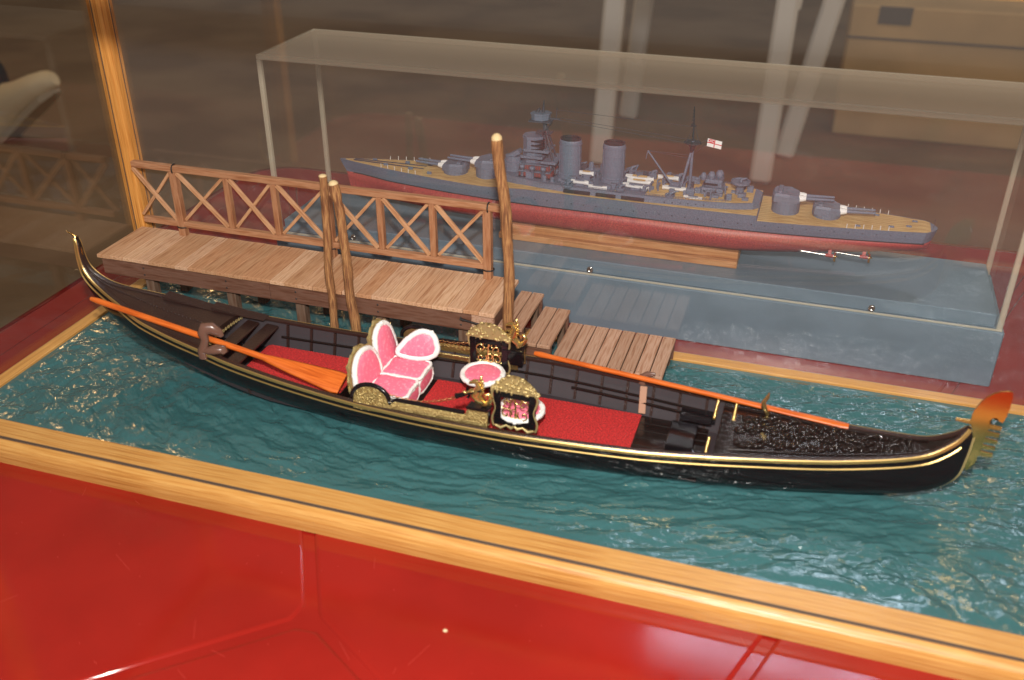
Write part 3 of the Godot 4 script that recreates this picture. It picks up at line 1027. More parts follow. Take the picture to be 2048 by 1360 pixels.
func gondola():
	var t := thing("gondola", Vector3(0.2, -0.001, ZC), "long black gondola model with double gold lines afloat on the green water", "boat")
	var sts := stations(4)
	# outer shell
	var rings := []
	for a in sts:
		var r := []
		var G := Vector3(a[0], a[1], 0)
		var K := Vector3(a[3], a[4], 0)
		for e in [[1.0, 0.0, 1], [0.97, 0.22, 1], [0.91, 0.48, 1], [0.82, 0.72, 1], [0.68, 0.9, 1], [0.36, 0.985, 1], [0.0, 1.0, 1], [0.36, 0.985, -1], [0.68, 0.9, -1], [0.82, 0.72, -1], [0.91, 0.48, -1], [0.97, 0.22, -1], [1.0, 0.0, -1]]:
			var p := G.lerp(K, e[1])
			r.append(Vector3(p.x, p.y, ZC + a[2] * e[0] * e[2]))
		rings.append(r)
	var mb := Mb.new()
	mb.loft(rings, false, false, true, Vector3(0.2, 0.03, ZC))
	var hull := part(mb, "hull", M.black_lacquer, t)
	# inner shell of the open well
	rings = []
	for a in sts:
		if a[0] < 0.012 or a[0] > 0.345:
			continue
		var r := []
		for e in [[1.0, 1.0, 1], [0.96, 0.72, 1], [0.90, 0.38, 1], [0.84, 0.06, 1], [0.83, 0.0, 1], [0.0, 0.0, 1], [0.83, 0.0, -1], [0.84, 0.06, -1], [0.90, 0.38, -1], [0.96, 0.72, -1], [1.0, 1.0, -1]]:
			var fy: float = max(0.0035, a[4] + 0.004)
			r.append(Vector3(a[0], lerpf(fy, a[1] - 0.0003, e[1]), ZC + (a[2] - 0.0013) * e[0] * e[2]))
		rings.append(r)
	mb = Mb.new()
	mb.loft(rings, false, false, false, Vector3(0.2, 0.02, ZC))
	part(mb, "inner_planking", M.inner_side, t)
	# rails, gold lines
	for s in [1.0, -1.0]:
		part(sweep(sts, s, [[-0.0026, -0.0004], [-0.0026, 0.0010], [-0.0020, 0.0014], [0.0000, 0.0014], [0.0006, 0.0008], [0.0006, -0.0004]]), "gunwale", M.dark_wood, t)
		part(sweep(sts, s, [[0.0001, -0.0008], [0.0001, 0.0008], [0.0008, 0.0012], [0.0012, 0.0008], [0.0012, -0.0008]]), "gold_line", M.gold_line, t)
		var low := []
		for a in sts:
			var q: Array = a.duplicate()
			var L: float = max(0.002, Vector2(a[0] - a[3], a[1] - a[4]).length())
			var f: float = clampf(0.0050 / L, 0.0, 0.8)
			q[0] = lerpf(a[0], a[3], f)
			q[1] = lerpf(a[1], a[4], f)
			q[2] = a[2] * (1.0 - 0.14 * f)
			if a[0] < 0.459:
				low.append(q)
		part(sweep(low, s, [[-0.0004, -0.0006], [-0.0004, 0.0004], [0.0004, 0.0005], [0.0007, 0.0], [0.0004, -0.0006]]), "gold_line", M.gold_line, t)
	# stem band of gold down the bow
	var sp := []
	for a in sts:
		if a[0] > 0.438:
			sp.append(Vector3(a[3] + 0.0004, a[4], ZC))
	mb = Mb.new()
	mb.tube(sp, 0.0008, 6)
	part(mb, "stem_band", M.brass_leaf, t)
	# stern deck and bow deck: cambered
	for e in [[-1.0, 0.0335, "stern_deck"], [0.338, 9.0, "bow_deck"]]:
		rings = []
		for a in sts:
			if a[0] < e[0] or a[0] > e[1]:
				continue
			var r := []
			for k in 9:
				var f := k / 4.0 - 1.0
				r.append(Vector3(a[0], a[1] + 0.0004 + (1.0 - f * f) * min(0.0016, a[2] * 0.12) * (1.0 if e[2] == "stern_deck" else 0.25), ZC - f * (a[2] - 0.0018)))
			rings.append(r)
		if e[2] == "stern_deck":
			var last: Array = rings[rings.size() - 1].duplicate()
			for k in last.size():
				last[k] += Vector3(0.0, -0.0045, 0)
			rings.append(last)
		else:
			var first: Array = rings[0].duplicate()
			for k in first.size():
				first[k] += Vector3(0.0, -0.014, 0)
			rings.insert(0, first)
		mb = Mb.new()
		mb.loft(rings, false, false, false, Vector3(0.2, -0.3, ZC))
		part(mb, e[2], M.dark_wood if e[2] == "stern_deck" else M.carved, t)
	# beaded ridge along the stern deck
	mb = Mb.new()
	for a in stations(9):
		if a[0] > -0.058 and a[0] < 0.026:
			mb.ball(Vector3(a[0], a[1] + 0.0006 + min(0.0016, a[2] * 0.12), ZC), Vector3(0.0006, 0.0006, 0.0006), 6)
	part(mb, "beaded_ridge", M.dark_wood, t)
	for s in [1.0, -1.0]:
		mb = Mb.new()
		var pts := []
		for a in stations(3):
			if a[0] > 0.346 and a[0] < 0.449:
				pts.append(Vector3(a[0], a[1] + 0.0010, ZC + s * (a[2] * 0.80 - 0.0018)))
		mb.tube(pts, 0.0007, 6)
		part(mb, "deck_moulding", M.carved, t)
	carved_panel(t)
	# raised side boards on the far gunwale by the stern
	for b in [[-0.014, 0.016], [0.0165, 0.050]]:
		for s in [-1.0]:
			mb = Mb.new()
			var ra := []
			for k in 6:
				var x: float = lerpf(b[0], b[1], k / 5.0)
				var g := gun(x)
				var hi := 0.0042 * (1.0 - 0.55 * k / 5.0)
				ra.append([Vector3(x, g.x + 0.0012, ZC + s * (g.y - 0.0062)), Vector3(x, g.x + 0.0012, ZC + s * (g.y + 0.0008)), Vector3(x, g.x + hi, ZC + s * (g.y + 0.0008)), Vector3(x, g.x + hi - 0.0008, ZC + s * (g.y - 0.0062))])
			mb.loft(ra, true, true, false)
			part(mb, "side_board", M.dark_wood, t)
	# thwarts behind the stern deck
	for x in [0.041, 0.0535]:
		var g := gun(x)
		mb = Mb.new()
		mb.box(T3(Vector3(x, g.x - 0.0035, ZC), Vector3(0, 0, -0.08)), Vector3(0.0085, 0.0018, g.y * 1.84), 0.0004)
		part(mb, "thwart", M.dark_wood, t)
	# scrolled gold edge of the stern deck
	mb = Mb.new()
	var ge := gun(0.0335)
	for k in 15:
		var f := k / 7.0 - 1.0
		var z := ZC + f * (ge.y - 0.004)
		var o := Vector3(0.0345, ge.x - 0.001 + (1.0 - f * f) * 0.0016, z)
		mb.ring_tube([o + Vector3(0, 0.0010, 0), o + Vector3(0, 0, 0.0012), o - Vector3(0, 0.0010, 0), o - Vector3(0, 0, 0.0012)], 0.00028, 5)
	part(mb, "deck_scrollwork", M.brass_leaf, t)
	# ribs and stringers of the well
	for i in 18:
		var x := 0.0635 + 0.01573 * i
		if x > 0.333:
			break
		var g := gun(x)
		for s in [1.0, -1.0]:
			mb = Mb.new()
			var w: float = g.y - 0.0013
			var path := []
			for e in [[1.0, 0.94], [0.96, 0.72], [0.90, 0.38], [0.84, 0.06]]:
				path.append(Vector3(x, lerpf(0.0036, g.x, e[1]), ZC + s * (w * e[0] - 0.0005)))
			for k in path.size() - 1:
				mb.bar(path[k], path[k + 1], 0.0016, 0.0013, 0.0, Vector3(0, 0.3, -s))
			part(mb, "rib", M.dark_wood, t)
	for e in [[0.06, 0.335, 0.62, 0.0007], [0.25, 0.328, 0.44, 0.0008]]:
		for s in [1.0, -1.0]:
			mb = Mb.new()
			var pts := []
			for k in 22:
				var x: float = lerpf(e[0], e[1], k / 21.0)
				var g := gun(x)
				pts.append(Vector3(x, lerpf(0.0036, g.x, e[2]), ZC + s * ((g.y - 0.0013) * lerpf(0.88, 0.97, (e[2] - 0.38) / 0.4) - 0.0018)))
			mb.tube(pts, e[3], 6)
			part(mb, "stringer", M.carved, t)
	# floor boards
	for k in 7:
		var z := ZC - 0.0225 + 0.0075 * k
		mb = Mb.new()
		mb.bx(0.118, 0.334, 0.0038, 0.0046, z - 0.0036, z + 0.0036, 0.0002)
		part(mb, "floor_board", M.carved, t)
	# stern platform
	mb = Mb.new()
	mb.bx(0.053, 0.1222, 0.004, 0.0134, ZC - 0.0195, ZC + 0.0195, 0.0004)
	part(mb, "platform", M.carved, t)
	# lacquered box and step before the bow deck
	mb = Mb.new()
	mb.bx(0.3135, 0.3285, 0.0046, 0.0122, 0.0865, 0.1110, 0.0005)
	part(mb, "step_box", M.black_lacquer, t)
	mb = Mb.new()
	mb.bx(0.3175, 0.3355, 0.0122, 0.0165, 0.078, 0.0862, 0.0004)
	part(mb, "step_box", M.black_lacquer, t)
	# gilt beading on the edge of the bow deck
	for e in [[0.3372, 0.0765, 0.097], [0.3372, 0.1155, 0.1295], [0.3475, 0.0785, 0.0955]]:
		mb = Mb.new()
		var n := int((e[2] - e[1]) / 0.0017)
		for k in n:
			mb.ball(Vector3(e[0], 0.0250, lerpf(e[1], e[2], (k + 0.5) / n)), Vector3(0.0010, 0.0008, 0.0009), 6)
		mb.bx(e[0] - 0.0008, e[0] + 0.0008, 0.0238, 0.0248, e[1], e[2])
		part(mb, "gilt_beading", M.gilt, t)
	# comb shaped bow iron
	var comb := PackedVector2Array()
	for p in [[0.4640, 0.0345], [0.4650, 0.0420], [0.4628, 0.0495], [0.4617, 0.0515], [0.4546, 0.0523], [0.4546, 0.0535], [0.4612, 0.0535], [0.4614, 0.0570], [0.4620, 0.0605], [0.4634, 0.0645], [0.4655, 0.0680], [0.4682, 0.0707], [0.4712, 0.0724], [0.4745, 0.0733], [0.4762, 0.0728], [0.4768, 0.0700], [0.4768, 0.0640], [0.4764, 0.0590], [0.4756, 0.0552],
			[0.4740, 0.0556], [0.4725, 0.0574], [0.4705, 0.0570], [0.4697, 0.0550], [0.4702, 0.0530], [0.4758, 0.0524], [0.4758, 0.0506], [0.4700, 0.0504], [0.4700, 0.0488], [0.4758, 0.0484], [0.4758, 0.0464], [0.4698, 0.0462], [0.4698, 0.0446], [0.4758, 0.0442], [0.4758, 0.0424], [0.4696, 0.0422], [0.4696, 0.0406], [0.4756, 0.0402], [0.4756, 0.0384], [0.4694, 0.0382], [0.4694, 0.0368], [0.4754, 0.0362], [0.4752, 0.0342], [0.4690, 0.0338], [0.4685, 0.0290], [0.4660, 0.0240], [0.4645, 0.0250]]:
		comb.append(Vector2(p[0], p[1]))
	mb = Mb.new()
	mb.prism(comb, 0.0011, T3(Vector3(0, 0, ZC)), 0.00012)
	part(mb, "bow_iron", M.brass_polished, t)
	# curled stern iron
	mb = Mb.new()
	mb.tube([Vector3(-0.0612, 0.064, ZC), Vector3(-0.0606, 0.071, ZC), Vector3(-0.0612, 0.078, ZC), Vector3(-0.0626, 0.0822, ZC), Vector3(-0.0645, 0.0835, ZC), Vector3(-0.0668, 0.0838, ZC), Vector3(-0.0682, 0.0852, ZC)], [0.0009, 0.0011, 0.0010, 0.0008, 0.0006, 0.0004, 0.0002], 6)
	part(mb, "stern_iron", M.brass_polished, t)
	# small gilt leaf on the bow deck
	mb = Mb.new()
	mb.tube([Vector3(0.3645, 0.0245, 0.088), Vector3(0.3648, 0.0275, 0.088), Vector3(0.3625, 0.0315, 0.088), Vector3(0.3618, 0.0345, 0.088), Vector3(0.3634, 0.038, 0.088), Vector3(0.3642, 0.0415, 0.088)], [0.0008, 0.0012, 0.0016, 0.0012, 0.0011, 0.0002], 6, true, 0.6)
	part(mb, "gilt_leaf", M.gilt, t)
	# oarlocks
	mb = Mb.new()
	mb.tube([Vector3(0.0365, 0.0270, 0.1295), Vector3(0.0368, 0.0320, 0.1295), Vector3(0.0385, 0.0360, 0.1292), Vector3(0.0395, 0.0400, 0.1288), Vector3(0.0385, 0.0440, 0.1285), Vector3(0.0395, 0.0466, 0.1275), Vector3(0.0435, 0.0468, 0.1262), Vector3(0.0475, 0.0440, 0.1252), Vector3(0.0490, 0.0415, 0.1248)], [0.0028, 0.0031, 0.0027, 0.0027, 0.0034, 0.0040, 0.0038, 0.0028, 0.0014], 10, true, 0.7)
	mb.tube([Vector3(0.0382, 0.0325, 0.1292), Vector3(0.0425, 0.0330, 0.1288), Vector3(0.0465, 0.0342, 0.1285), Vector3(0.0505, 0.0345, 0.1282), Vector3(0.0518, 0.0325, 0.1282)], [0.0024, 0.0035, 0.0040, 0.0034, 0.0018], 10, true, 0.75)
	part(mb, "oarlock", M.oarlock, t)
	mb = Mb.new()
	mb.tube([Vector3(0.2920, 0.0215, 0.0690), Vector3(0.2925, 0.0242, 0.0688), Vector3(0.2915, 0.0262, 0.0686), Vector3(0.2950, 0.0282, 0.0686), Vector3(0.2990, 0.0290, 0.0686)], [0.0026, 0.0022, 0.0018, 0.0022, 0.0012], 8, true, 0.7)
	part(mb, "oarlock", M.oarlock, t)
	mb = Mb.new()
	mb.bar(Vector3(0.2935, 0.0215, 0.0715), Vector3(0.2942, 0.0055, 0.0760), 0.0042, 0.0016, 0.0003, Vector3(0, 0.2, 1))
	part(mb, "oarlock_plate", M.oarlock_plate, t)
	brass_sides(t)

# scrolled relief on the bow deck
func carved_panel(t: Node):
	rng.seed = 21
	var mb := Mb.new()
	for k in 120:
		var x := lerpf(0.352, 0.436, (k % 40) / 39.0) + rng.randf_range(-0.001, 0.001)
		var g := gun(x)
		var zz: float = ZC + g.y * 0.72 * ([-0.62, 0.0, 0.62][k / 40] + rng.randf_range(-0.22, 0.22))
		var r := rng.randf_range(0.0016, 0.0030) * clampf(g.y / 0.02, 0.35, 1.0)
		var turn := rng.randf_range(0, TAU)
		var dir := 1.0 if rng.randf() > 0.5 else -1.0
		var pts := []
		var rad := []
		for i in 10:
			var q0 := i / 9.0
			var a := turn + dir * q0 * 4.6
			var q := Vector3(x + cos(a) * r * (1.25 - q0), 0, zz + sin(a) * r * (1.25 - q0))
			q.y = gun(q.x).x + 0.0010 + 0.0005 * sin(q0 * PI)
			pts.append(q)
			rad.append(0.0003 + 0.0008 * sin(q0 * PI))
		mb.tube(pts, rad, 5)
		mb.ball(pts[9], Vector3(0.0009, 0.0011, 0.0009), 6)
	# leaves on the cross board
	for k in 9:
		var z := ZC - 0.019 + 0.0047 * k
		for e in [0.0012, -0.0012]:
			mb.tube([Vector3(0.3412, 0.0243, z), Vector3(0.3425 + e, 0.0248, z + 0.001), Vector3(0.3438 + e * 1.6, 0.0246, z + 0.0022)], [0.0003, 0.0007, 0.0002], 5)
	part(mb, "carved_relief", M.carved, t)

func brass_sides(t: Node):
	for s: float in [1.0, -1.0]:
		var z: float = ZC + s * 0.0368
		var xa := 0.1405 if s > 0 else 0.1400
		var xb := 0.2205 if s > 0 else 0.2195
		# engraved brass panel: half disc at the stern end, long low part, pedestal at the bow end
		var poly := PackedVector2Array()
		var y0 := 0.0196
		poly.append(Vector2(xa, y0))
		for k in 13:
			var a := PI - PI * k / 12.0
			poly.append(Vector2(xa + 0.0105 + cos(a) * 0.0105, 0.0262 + sin(a) * 0.0082))
		poly.append(Vector2(xa + 0.024, 0.0278))
		poly.append(Vector2(xb - 0.0125, 0.0278))
		poly.append(Vector2(xb - 0.0125, 0.0300))
		poly.append(Vector2(xb - 0.0112, 0.0320))
		poly.append(Vector2(xb, 0.0320))
		poly.append(Vector2(xb, y0))
		var lean := Basis.from_euler(Vector3(-s * 0.18, 0, 0))
		var xf := Transform3D(lean, Vector3(0, 0, z) - lean * Vector3(0, 0, 0) + Vector3(0, 0.024, 0) - lean * Vector3(0, 0.024, 0))
		var mb := Mb.new()
		mb.prism(poly, 0.0014, xf, 0.0002)
		part(mb, "brass_panel", M.brass_engraved, t)
		# raised scrollwork of the brass
		mb = Mb.new()
		for k in 22:
			var x: float = xa + 0.023 + 0.0026 * k
			for face in [1.0, -1.0]:
				if x > xb - 0.014:
					break
				var lp2 := []
				for i in 9:
					var a := i * 0.75 + (PI if k % 2 else 0.0)
					lp2.append(xf * Vector3(x + cos(a) * 0.0011 * (1.1 - i * 0.1), (0.0262 if face * s > 0.0 else 0.0258) + sin(a) * 0.0013 * (1.1 - i * 0.1), face * (0.0008 if face * s > 0.0 else 0.0018)))
				mb.tube(lp2, 0.00022, 4)
		for k in 12:
			var a0 := k * TAU / 12
			var lp3 := []
			for i in 8:
				var a := a0 + i * 0.7
				var rr0 := 0.0012 * (1.15 - i * 0.12)
				lp3.append(xf * Vector3(xa + 0.0105 + cos(a0) * 0.0062 + cos(a) * rr0, 0.0270 + sin(a0) * 0.0045 + sin(a) * rr0, s * 0.0008))
			mb.tube(lp3, 0.00024, 4)
		part(mb, "scrollwork", M.brass_leaf, t)
		# black moulding over it
		mb = Mb.new()
		var pts := []
		for k in 13:
			var a := PI - PI * k / 12.0
			pts.append(xf * Vector3(xa + 0.0105 + cos(a) * 0.0116, 0.0262 + sin(a) * 0.0092, 0))
		for x in [0.026, 0.045, 0.066]:
			pts.append(xf * Vector3(xa + x, 0.0284, -s * 0.0010))
		mb.tube(pts, 0.0014, 8)
		part(mb, "black_moulding", M.black_lacquer, t)
		mb = Mb.new()
		mb.box(xf * T3(Vector3(xb - 0.0058, 0.0328, -s * 0.002)), Vector3(0.0128, 0.0016, 0.0085), 0.0004)
		mb.box(xf * T3(Vector3(xb - 0.0058, 0.0270, -s * 0.0036)), Vector3(0.0112, 0.0100, 0.0050), 0.0004)
		part(mb, "pedestal", M.black_lacquer, t)
		# inner brass bands
		for e in [[xa + 0.020, xb - 0.0005, 0.0258, 0.0036], [xa + 0.022, xb - 0.004, 0.0182, 0.0040]]:
			mb = Mb.new()
			mb.box(xf * T3(Vector3((e[0] + e[1]) / 2, e[2], -s * (0.0012 if e[2] > 0.02 else 0.0032))), Vector3(e[1] - e[0], e[3], 0.0010), 0.0003)
			part(mb, "brass_band", M.brass_engraved, t)
		# rearing gilt sea horse
		var o := xf * Vector3(xb - 0.0065, 0.0336, -s * 0.002)
		mb = Mb.new()
		var P := func(x, y, zz): return o + Vector3(x, y, zz * s)
		mb.tube([P.call(0.0035, 0.0, -0.001), P.call(0.0030, 0.0026, 0), P.call(0.0005, 0.0045, 0.0005), P.call(-0.0010, 0.0070, 0.0005), P.call(0.0002, 0.0098, 0.0003), P.call(0.0008, 0.0125, 0), P.call(-0.0006, 0.0150, 0)], [0.0012, 0.0020, 0.0024, 0.0030, 0.0026, 0.0018, 0.0013], 10)
		mb.tube([P.call(0.0002, 0.0150, 0), P.call(-0.0020, 0.0152, 0.0002), P.call(-0.0046, 0.0138, 0.0004)], [0.0016, 0.0014, 0.0007], 8)
		mb.tube([P.call(-0.0008, 0.0090, 0.0012), P.call(-0.0040, 0.0096, 0.0018), P.call(-0.0062, 0.0078, 0.0018), P.call(-0.0076, 0.0090, 0.0018)], [0.0013, 0.0009, 0.0008, 0.0010], 6)
		mb.tube([P.call(-0.0008, 0.0086, -0.0012), P.call(-0.0046, 0.0080, -0.0018), P.call(-0.0064, 0.0060, -0.0018)], [0.0013, 0.0009, 0.0007], 6)
		mb.tube([P.call(0.0034, 0.0016, 0), P.call(0.0062, 0.0030, 0.0004), P.call(0.0078, 0.0062, 0.0006), P.call(0.0062, 0.0088, 0.0006), P.call(0.0042, 0.0078, 0.0006), P.call(0.0050, 0.0060, 0.0006)], [0.0016, 0.0016, 0.0013, 0.0011, 0.0008, 0.0005], 8)
		for k in 9:
			var f := k / 8.0
			var a := P.call(0.0014 + 0.0008 * sin(f * 3.0), 0.0070 + 0.0095 * f, 0)
			var up := Vector3(0.0022 - 0.0012 * f, 0.0016 + 0.0012 * f, (0.0008 if k % 2 else -0.0008))
			mb.tube([a, a + up * 0.6 + Vector3(0, 0.0005, 0), a + up], [0.0008, 0.0007, 0.0002], 5)
		part(mb, "seahorse_figure", M.gilt, t)
		# dark staff the figure carries
		mb = Mb.new()
		mb.tube([P.call(-0.0120, 0.0050, 0.0020), P.call(-0.0070, 0.0070, 0.0020)], [0.0016, 0.0012], 7)
		mb.tube([P.call(-0.0070, 0.0070, 0.0020), P.call(0.0030, 0.0112, 0.0020)], [0.0008, 0.0007], 7)
		part(mb, "staff", M.black_lacquer, t)
		# hanging chain of links
		mb = Mb.new()
		var ca := xf * Vector3(xa + 0.0190, 0.0300, -s * 0.003)
		var cb := o + Vector3(-0.0115, 0.0040, s * 0.0015)
		var n := 24
		for k in n:
			var f := (k + 0.5) / n
			var q := ca.lerp(cb, f) - Vector3(0, sin(f * PI) * 0.0040, 0)
			var d := (cb - ca).normalized()
			var sd := Vector3(0, 0.7, 0.7) if k % 2 else Vector3(0, -0.7, 0.7)
			var lp := []
			for i in 8:
				var a := TAU * i / 8
				lp.append(q + d * cos(a) * 0.0013 + sd * sin(a) * 0.0007)
			mb.ring_tube(lp, 0.00024, 4)
		part(mb, "chain", M.copper_chain, t)

# ---------------------------------------------------------------- things aboard
# a puffed cushion over an outline lying in the xy plane of xf
func cushion(mb: Mb, poly: PackedVector2Array, xf: Transform3D, puff: float):
	var m := Vector2.ZERO
	for p in poly:
		m += p
	m /= poly.size()
	var rings := []
	for e in [[1.0, -puff * 0.6], [1.0, 0.0], [0.93, puff * 0.55], [0.72, puff * 0.88], [0.4, puff], [0.02, puff]]:
		var r := []
		for p in poly:
			var q: Vector2 = m + (p - m) * e[0]
			r.append(xf * Vector3(q.x, q.y, e[1]))
		rings.append(r)
	mb.loft(rings, true, true, true)
func piping(mb: Mb, poly: PackedVector2Array, xf: Transform3D, r: float):
	# uneven fluffy edging
	var pts := []
	var n := poly.size()
	for i in n:
		var a := poly[i]
		var b := poly[(i + 1) % n]
		var k := int(max(1.0, a.distance_to(b) / 0.0012))
		for j in k:
			var q := a.lerp(b, float(j) / k)
			pts.append(xf * (Vector3(q.x, q.y, 0) + Vector3(rng.randf_range(-1, 1), rng.randf_range(-1, 1), rng.randf_range(-1, 1)) * 0.00018))
	mb.ring_tube(pts, r, 7)
	for q in pts:
		if rng.randf() < 0.8:
			mb.ball(q + Vector3(rng.randf_range(-1, 1), rng.randf_range(-1, 1), rng.randf_range(-1, 1)) * r * 0.45, Vector3.ONE * r * rng.randf_range(0.55, 0.85), 6)
func smooth_poly(pts: Array, steps := 5) -> PackedVector2Array:
	var out := PackedVector2Array()
	var n := pts.size()
	for i in n:
		var a: Vector2 = pts[(i - 1 + n) % n]
		var b: Vector2 = pts[i]
		var c: Vector2 = pts[(i + 1) % n]
		var d: Vector2 = pts[(i + 2) % n]
		for k in steps:
			out.append(b.cubic_interpolate(c, a, d, float(k) / steps))
	return out
func V2s(a: Array) -> Array:
	var o := []
	for p in a:
		o.append(Vector2(p[0], p[1]))
	return o
func furniture():
	rng.seed = 31
	# carpets
	var mb := Mb.new()
	var rr1 := rr(0.0535, 0.1218, ZC - 0.019, ZC + 0.019, 0.003, 0.0134)
	var rr2 := rr(0.0535, 0.1218, ZC - 0.019, ZC + 0.019, 0.003, 0.0143)
	mb.loft([rr1, rr2], true, true, false)
	solo(mb, "red_carpet", M.red_carpet, Vector3(0.088, 0.0134, ZC), "plain red carpet on the stern platform under the oar blade", "carpet", "red carpets in the gondola")
	mb = Mb.new()
	rr1 = rr(0.1665, 0.2945, 0.0775, 0.1265, 0.0008, 0.0046)
	rr2 = rr(0.1665, 0.2945, 0.0775, 0.1265, 0.0008, 0.0056)
	mb.loft([rr1, rr2], true, true, false)
	var cp := solo(mb, "red_carpet", M.red_carpet, Vector3(0.23, 0.0046, 0.102), "red carpet with a stitched border on the gondola floor below the chairs", "carpet", "red carpets in the gondola")
	mb = Mb.new()
	mb.bx(0.2905, 0.2913, 0.0053, 0.00585, 0.0782, 0.1258)
	part(mb, "border", M.red_carpet, cp)
	love_seat()
	chair(Vector3(0.1985, 0.0056, 0.0845), PI, "pink round chair with gilt lattice back against the hull side by the jetty")
	chair(Vector3(0.2318, 0.0062, 0.1145), 0.0, "pink round chair turned backwards, its black gilt crested back to the hull side")

func love_seat():
	var t := thing("love_seat", Vector3(0.148, 0.0046, 0.101), "pink quilted love seat with fluffy white edging and two rounded backs", "sofa")
	# body
	var mb := Mb.new()
	mb.bx(0.1330, 0.1635, 0.0062, 0.0178, 0.0790, 0.1235, 0.0012)
	part(mb, "base", M.white_fur, t)
	for z in [0.082, 0.1205]:
		for x in [0.137, 0.160]:
			mb = Mb.new()
			mb.ball(Vector3(x, 0.0062, z), Vector3(0.0019, 0.0016, 0.0019), 8)
			part(mb, "foot", M.white_fur, t)
	# two seat cushions and their front panels
	for e in [[0.0805, 0.1005], [0.1018, 0.1225]]:
		var z0: float = e[0]
		var z1: float = e[1]
		var poly := smooth_poly(V2s([[0.1395, -z1], [0.1505, -z1], [0.1632, -z1], [0.1638, -(z0 + z1) / 2], [0.1632, -z0], [0.1505, -z0], [0.1395, -z0], [0.1395, -(z0 + z1) / 2]]), 3)
		var xf := Transform3D(Basis(Vector3(1, 0, 0), Vector3(0, 0, -1), Vector3(0, 1, 0)), Vector3(0, 0.0180, 0))
		mb = Mb.new()
		cushion(mb, poly, xf, 0.0022)
		part(mb, "seat_cushion", M.pink_satin, t)
		mb = Mb.new()
		piping(mb, poly, xf * T3(Vector3(0, 0, 0.0006)), 0.0011)
		part(mb, "fur_edging", M.white_fur, t)
		poly = smooth_poly(V2s([[-z1 + 0.001, 0.0080], [-z1 + 0.001, 0.0160], [-z0 - 0.001, 0.0160], [-z0 - 0.001, 0.0080]]), 4)
		xf = Transform3D(Basis(Vector3(0, 0, -1), Vector3(0, 1, 0), Vector3(1, 0, 0)), Vector3(0.1636, 0, 0))
		mb = Mb.new()
		cushion(mb, poly, xf, 0.0009)
		part(mb, "front_panel", M.pink_satin, t)
		mb = Mb.new()
		piping(mb, poly, xf, 0.0010)
		part(mb, "fur_edging", M.white_fur, t)
	# rounded backs, turned a little towards each other
	for e in [[0.1120, 0.0132, 0.0400, -0.10], [0.0850, 0.0110, 0.0430, -0.10]]:
		var w: float = e[1]
		var h: float = e[2]
		var poly := smooth_poly(V2s([[-w * 0.78, 0.0135], [-w, 0.024], [-w * 0.72, h - 0.0045], [0, h], [w * 0.72, h - 0.0045], [w, 0.024], [w * 0.78, 0.0135], [0.0, 0.0125]]), 5)
		var bs := Basis(Vector3(0, 0, -1), Vector3(0, 1, 0), Vector3(1, 0, 0)).rotated(Vector3.UP, e[3])
		bs = bs * Basis.from_euler(Vector3(-0.16, 0, 0))
		var xf := Transform3D(bs, Vector3(0.1370, 0.0, e[0]) + Vector3(0.0026, 0, 0))
		mb = Mb.new()
		cushion(mb, poly, xf, 0.0028)
		part(mb, "back_cushion", M.pink_satin, t)
		mb = Mb.new()
		piping(mb, poly, xf * T3(Vector3(0, 0, 0.0003)), 0.0018)
		part(mb, "fur_edging", M.white_fur, t)
		# carved gold frame behind the back
		var fr := PackedVector2Array()
		var n := poly.size()
		var mid := Vector2(0, h * 0.6)
		for i in n:
			var q := poly[i]
			fr.append(q + (q - mid).normalized() * (0.0022 + 0.0010 * sin(i * 2.3) + 0.0006 * sin(i * 5.1)))
		mb = Mb.new()
		mb.prism(fr, 0.0016, xf * T3(Vector3(0, 0, -0.0028)))
		part(mb, "carved_frame", M.brass_leaf, t)
	# padded arm at the jetty side
	var arm := smooth_poly(V2s([[0.1425, 0.0225], [0.1470, 0.0305], [0.1560, 0.0372], [0.1635, 0.0362], [0.1665, 0.0300], [0.1655, 0.0235], [0.1560, 0.0205]]), 5)
	var ax := Transform3D(Basis.from_euler(Vector3(-0.25, 0.15, 0)), Vector3(0.155, 0.028, 0.0788))
	ax = ax * T3(Vector3(-0.155, -0.028, 0))
	mb = Mb.new()
	cushion(mb, arm, ax, 0.0022)
	part(mb, "arm_cushion", M.pink_satin, t)
	mb = Mb.new()
	piping(mb, arm, ax * T3(Vector3(0, 0, 0.0003)), 0.0019)
	part(mb, "fur_edging", M.white_fur, t)

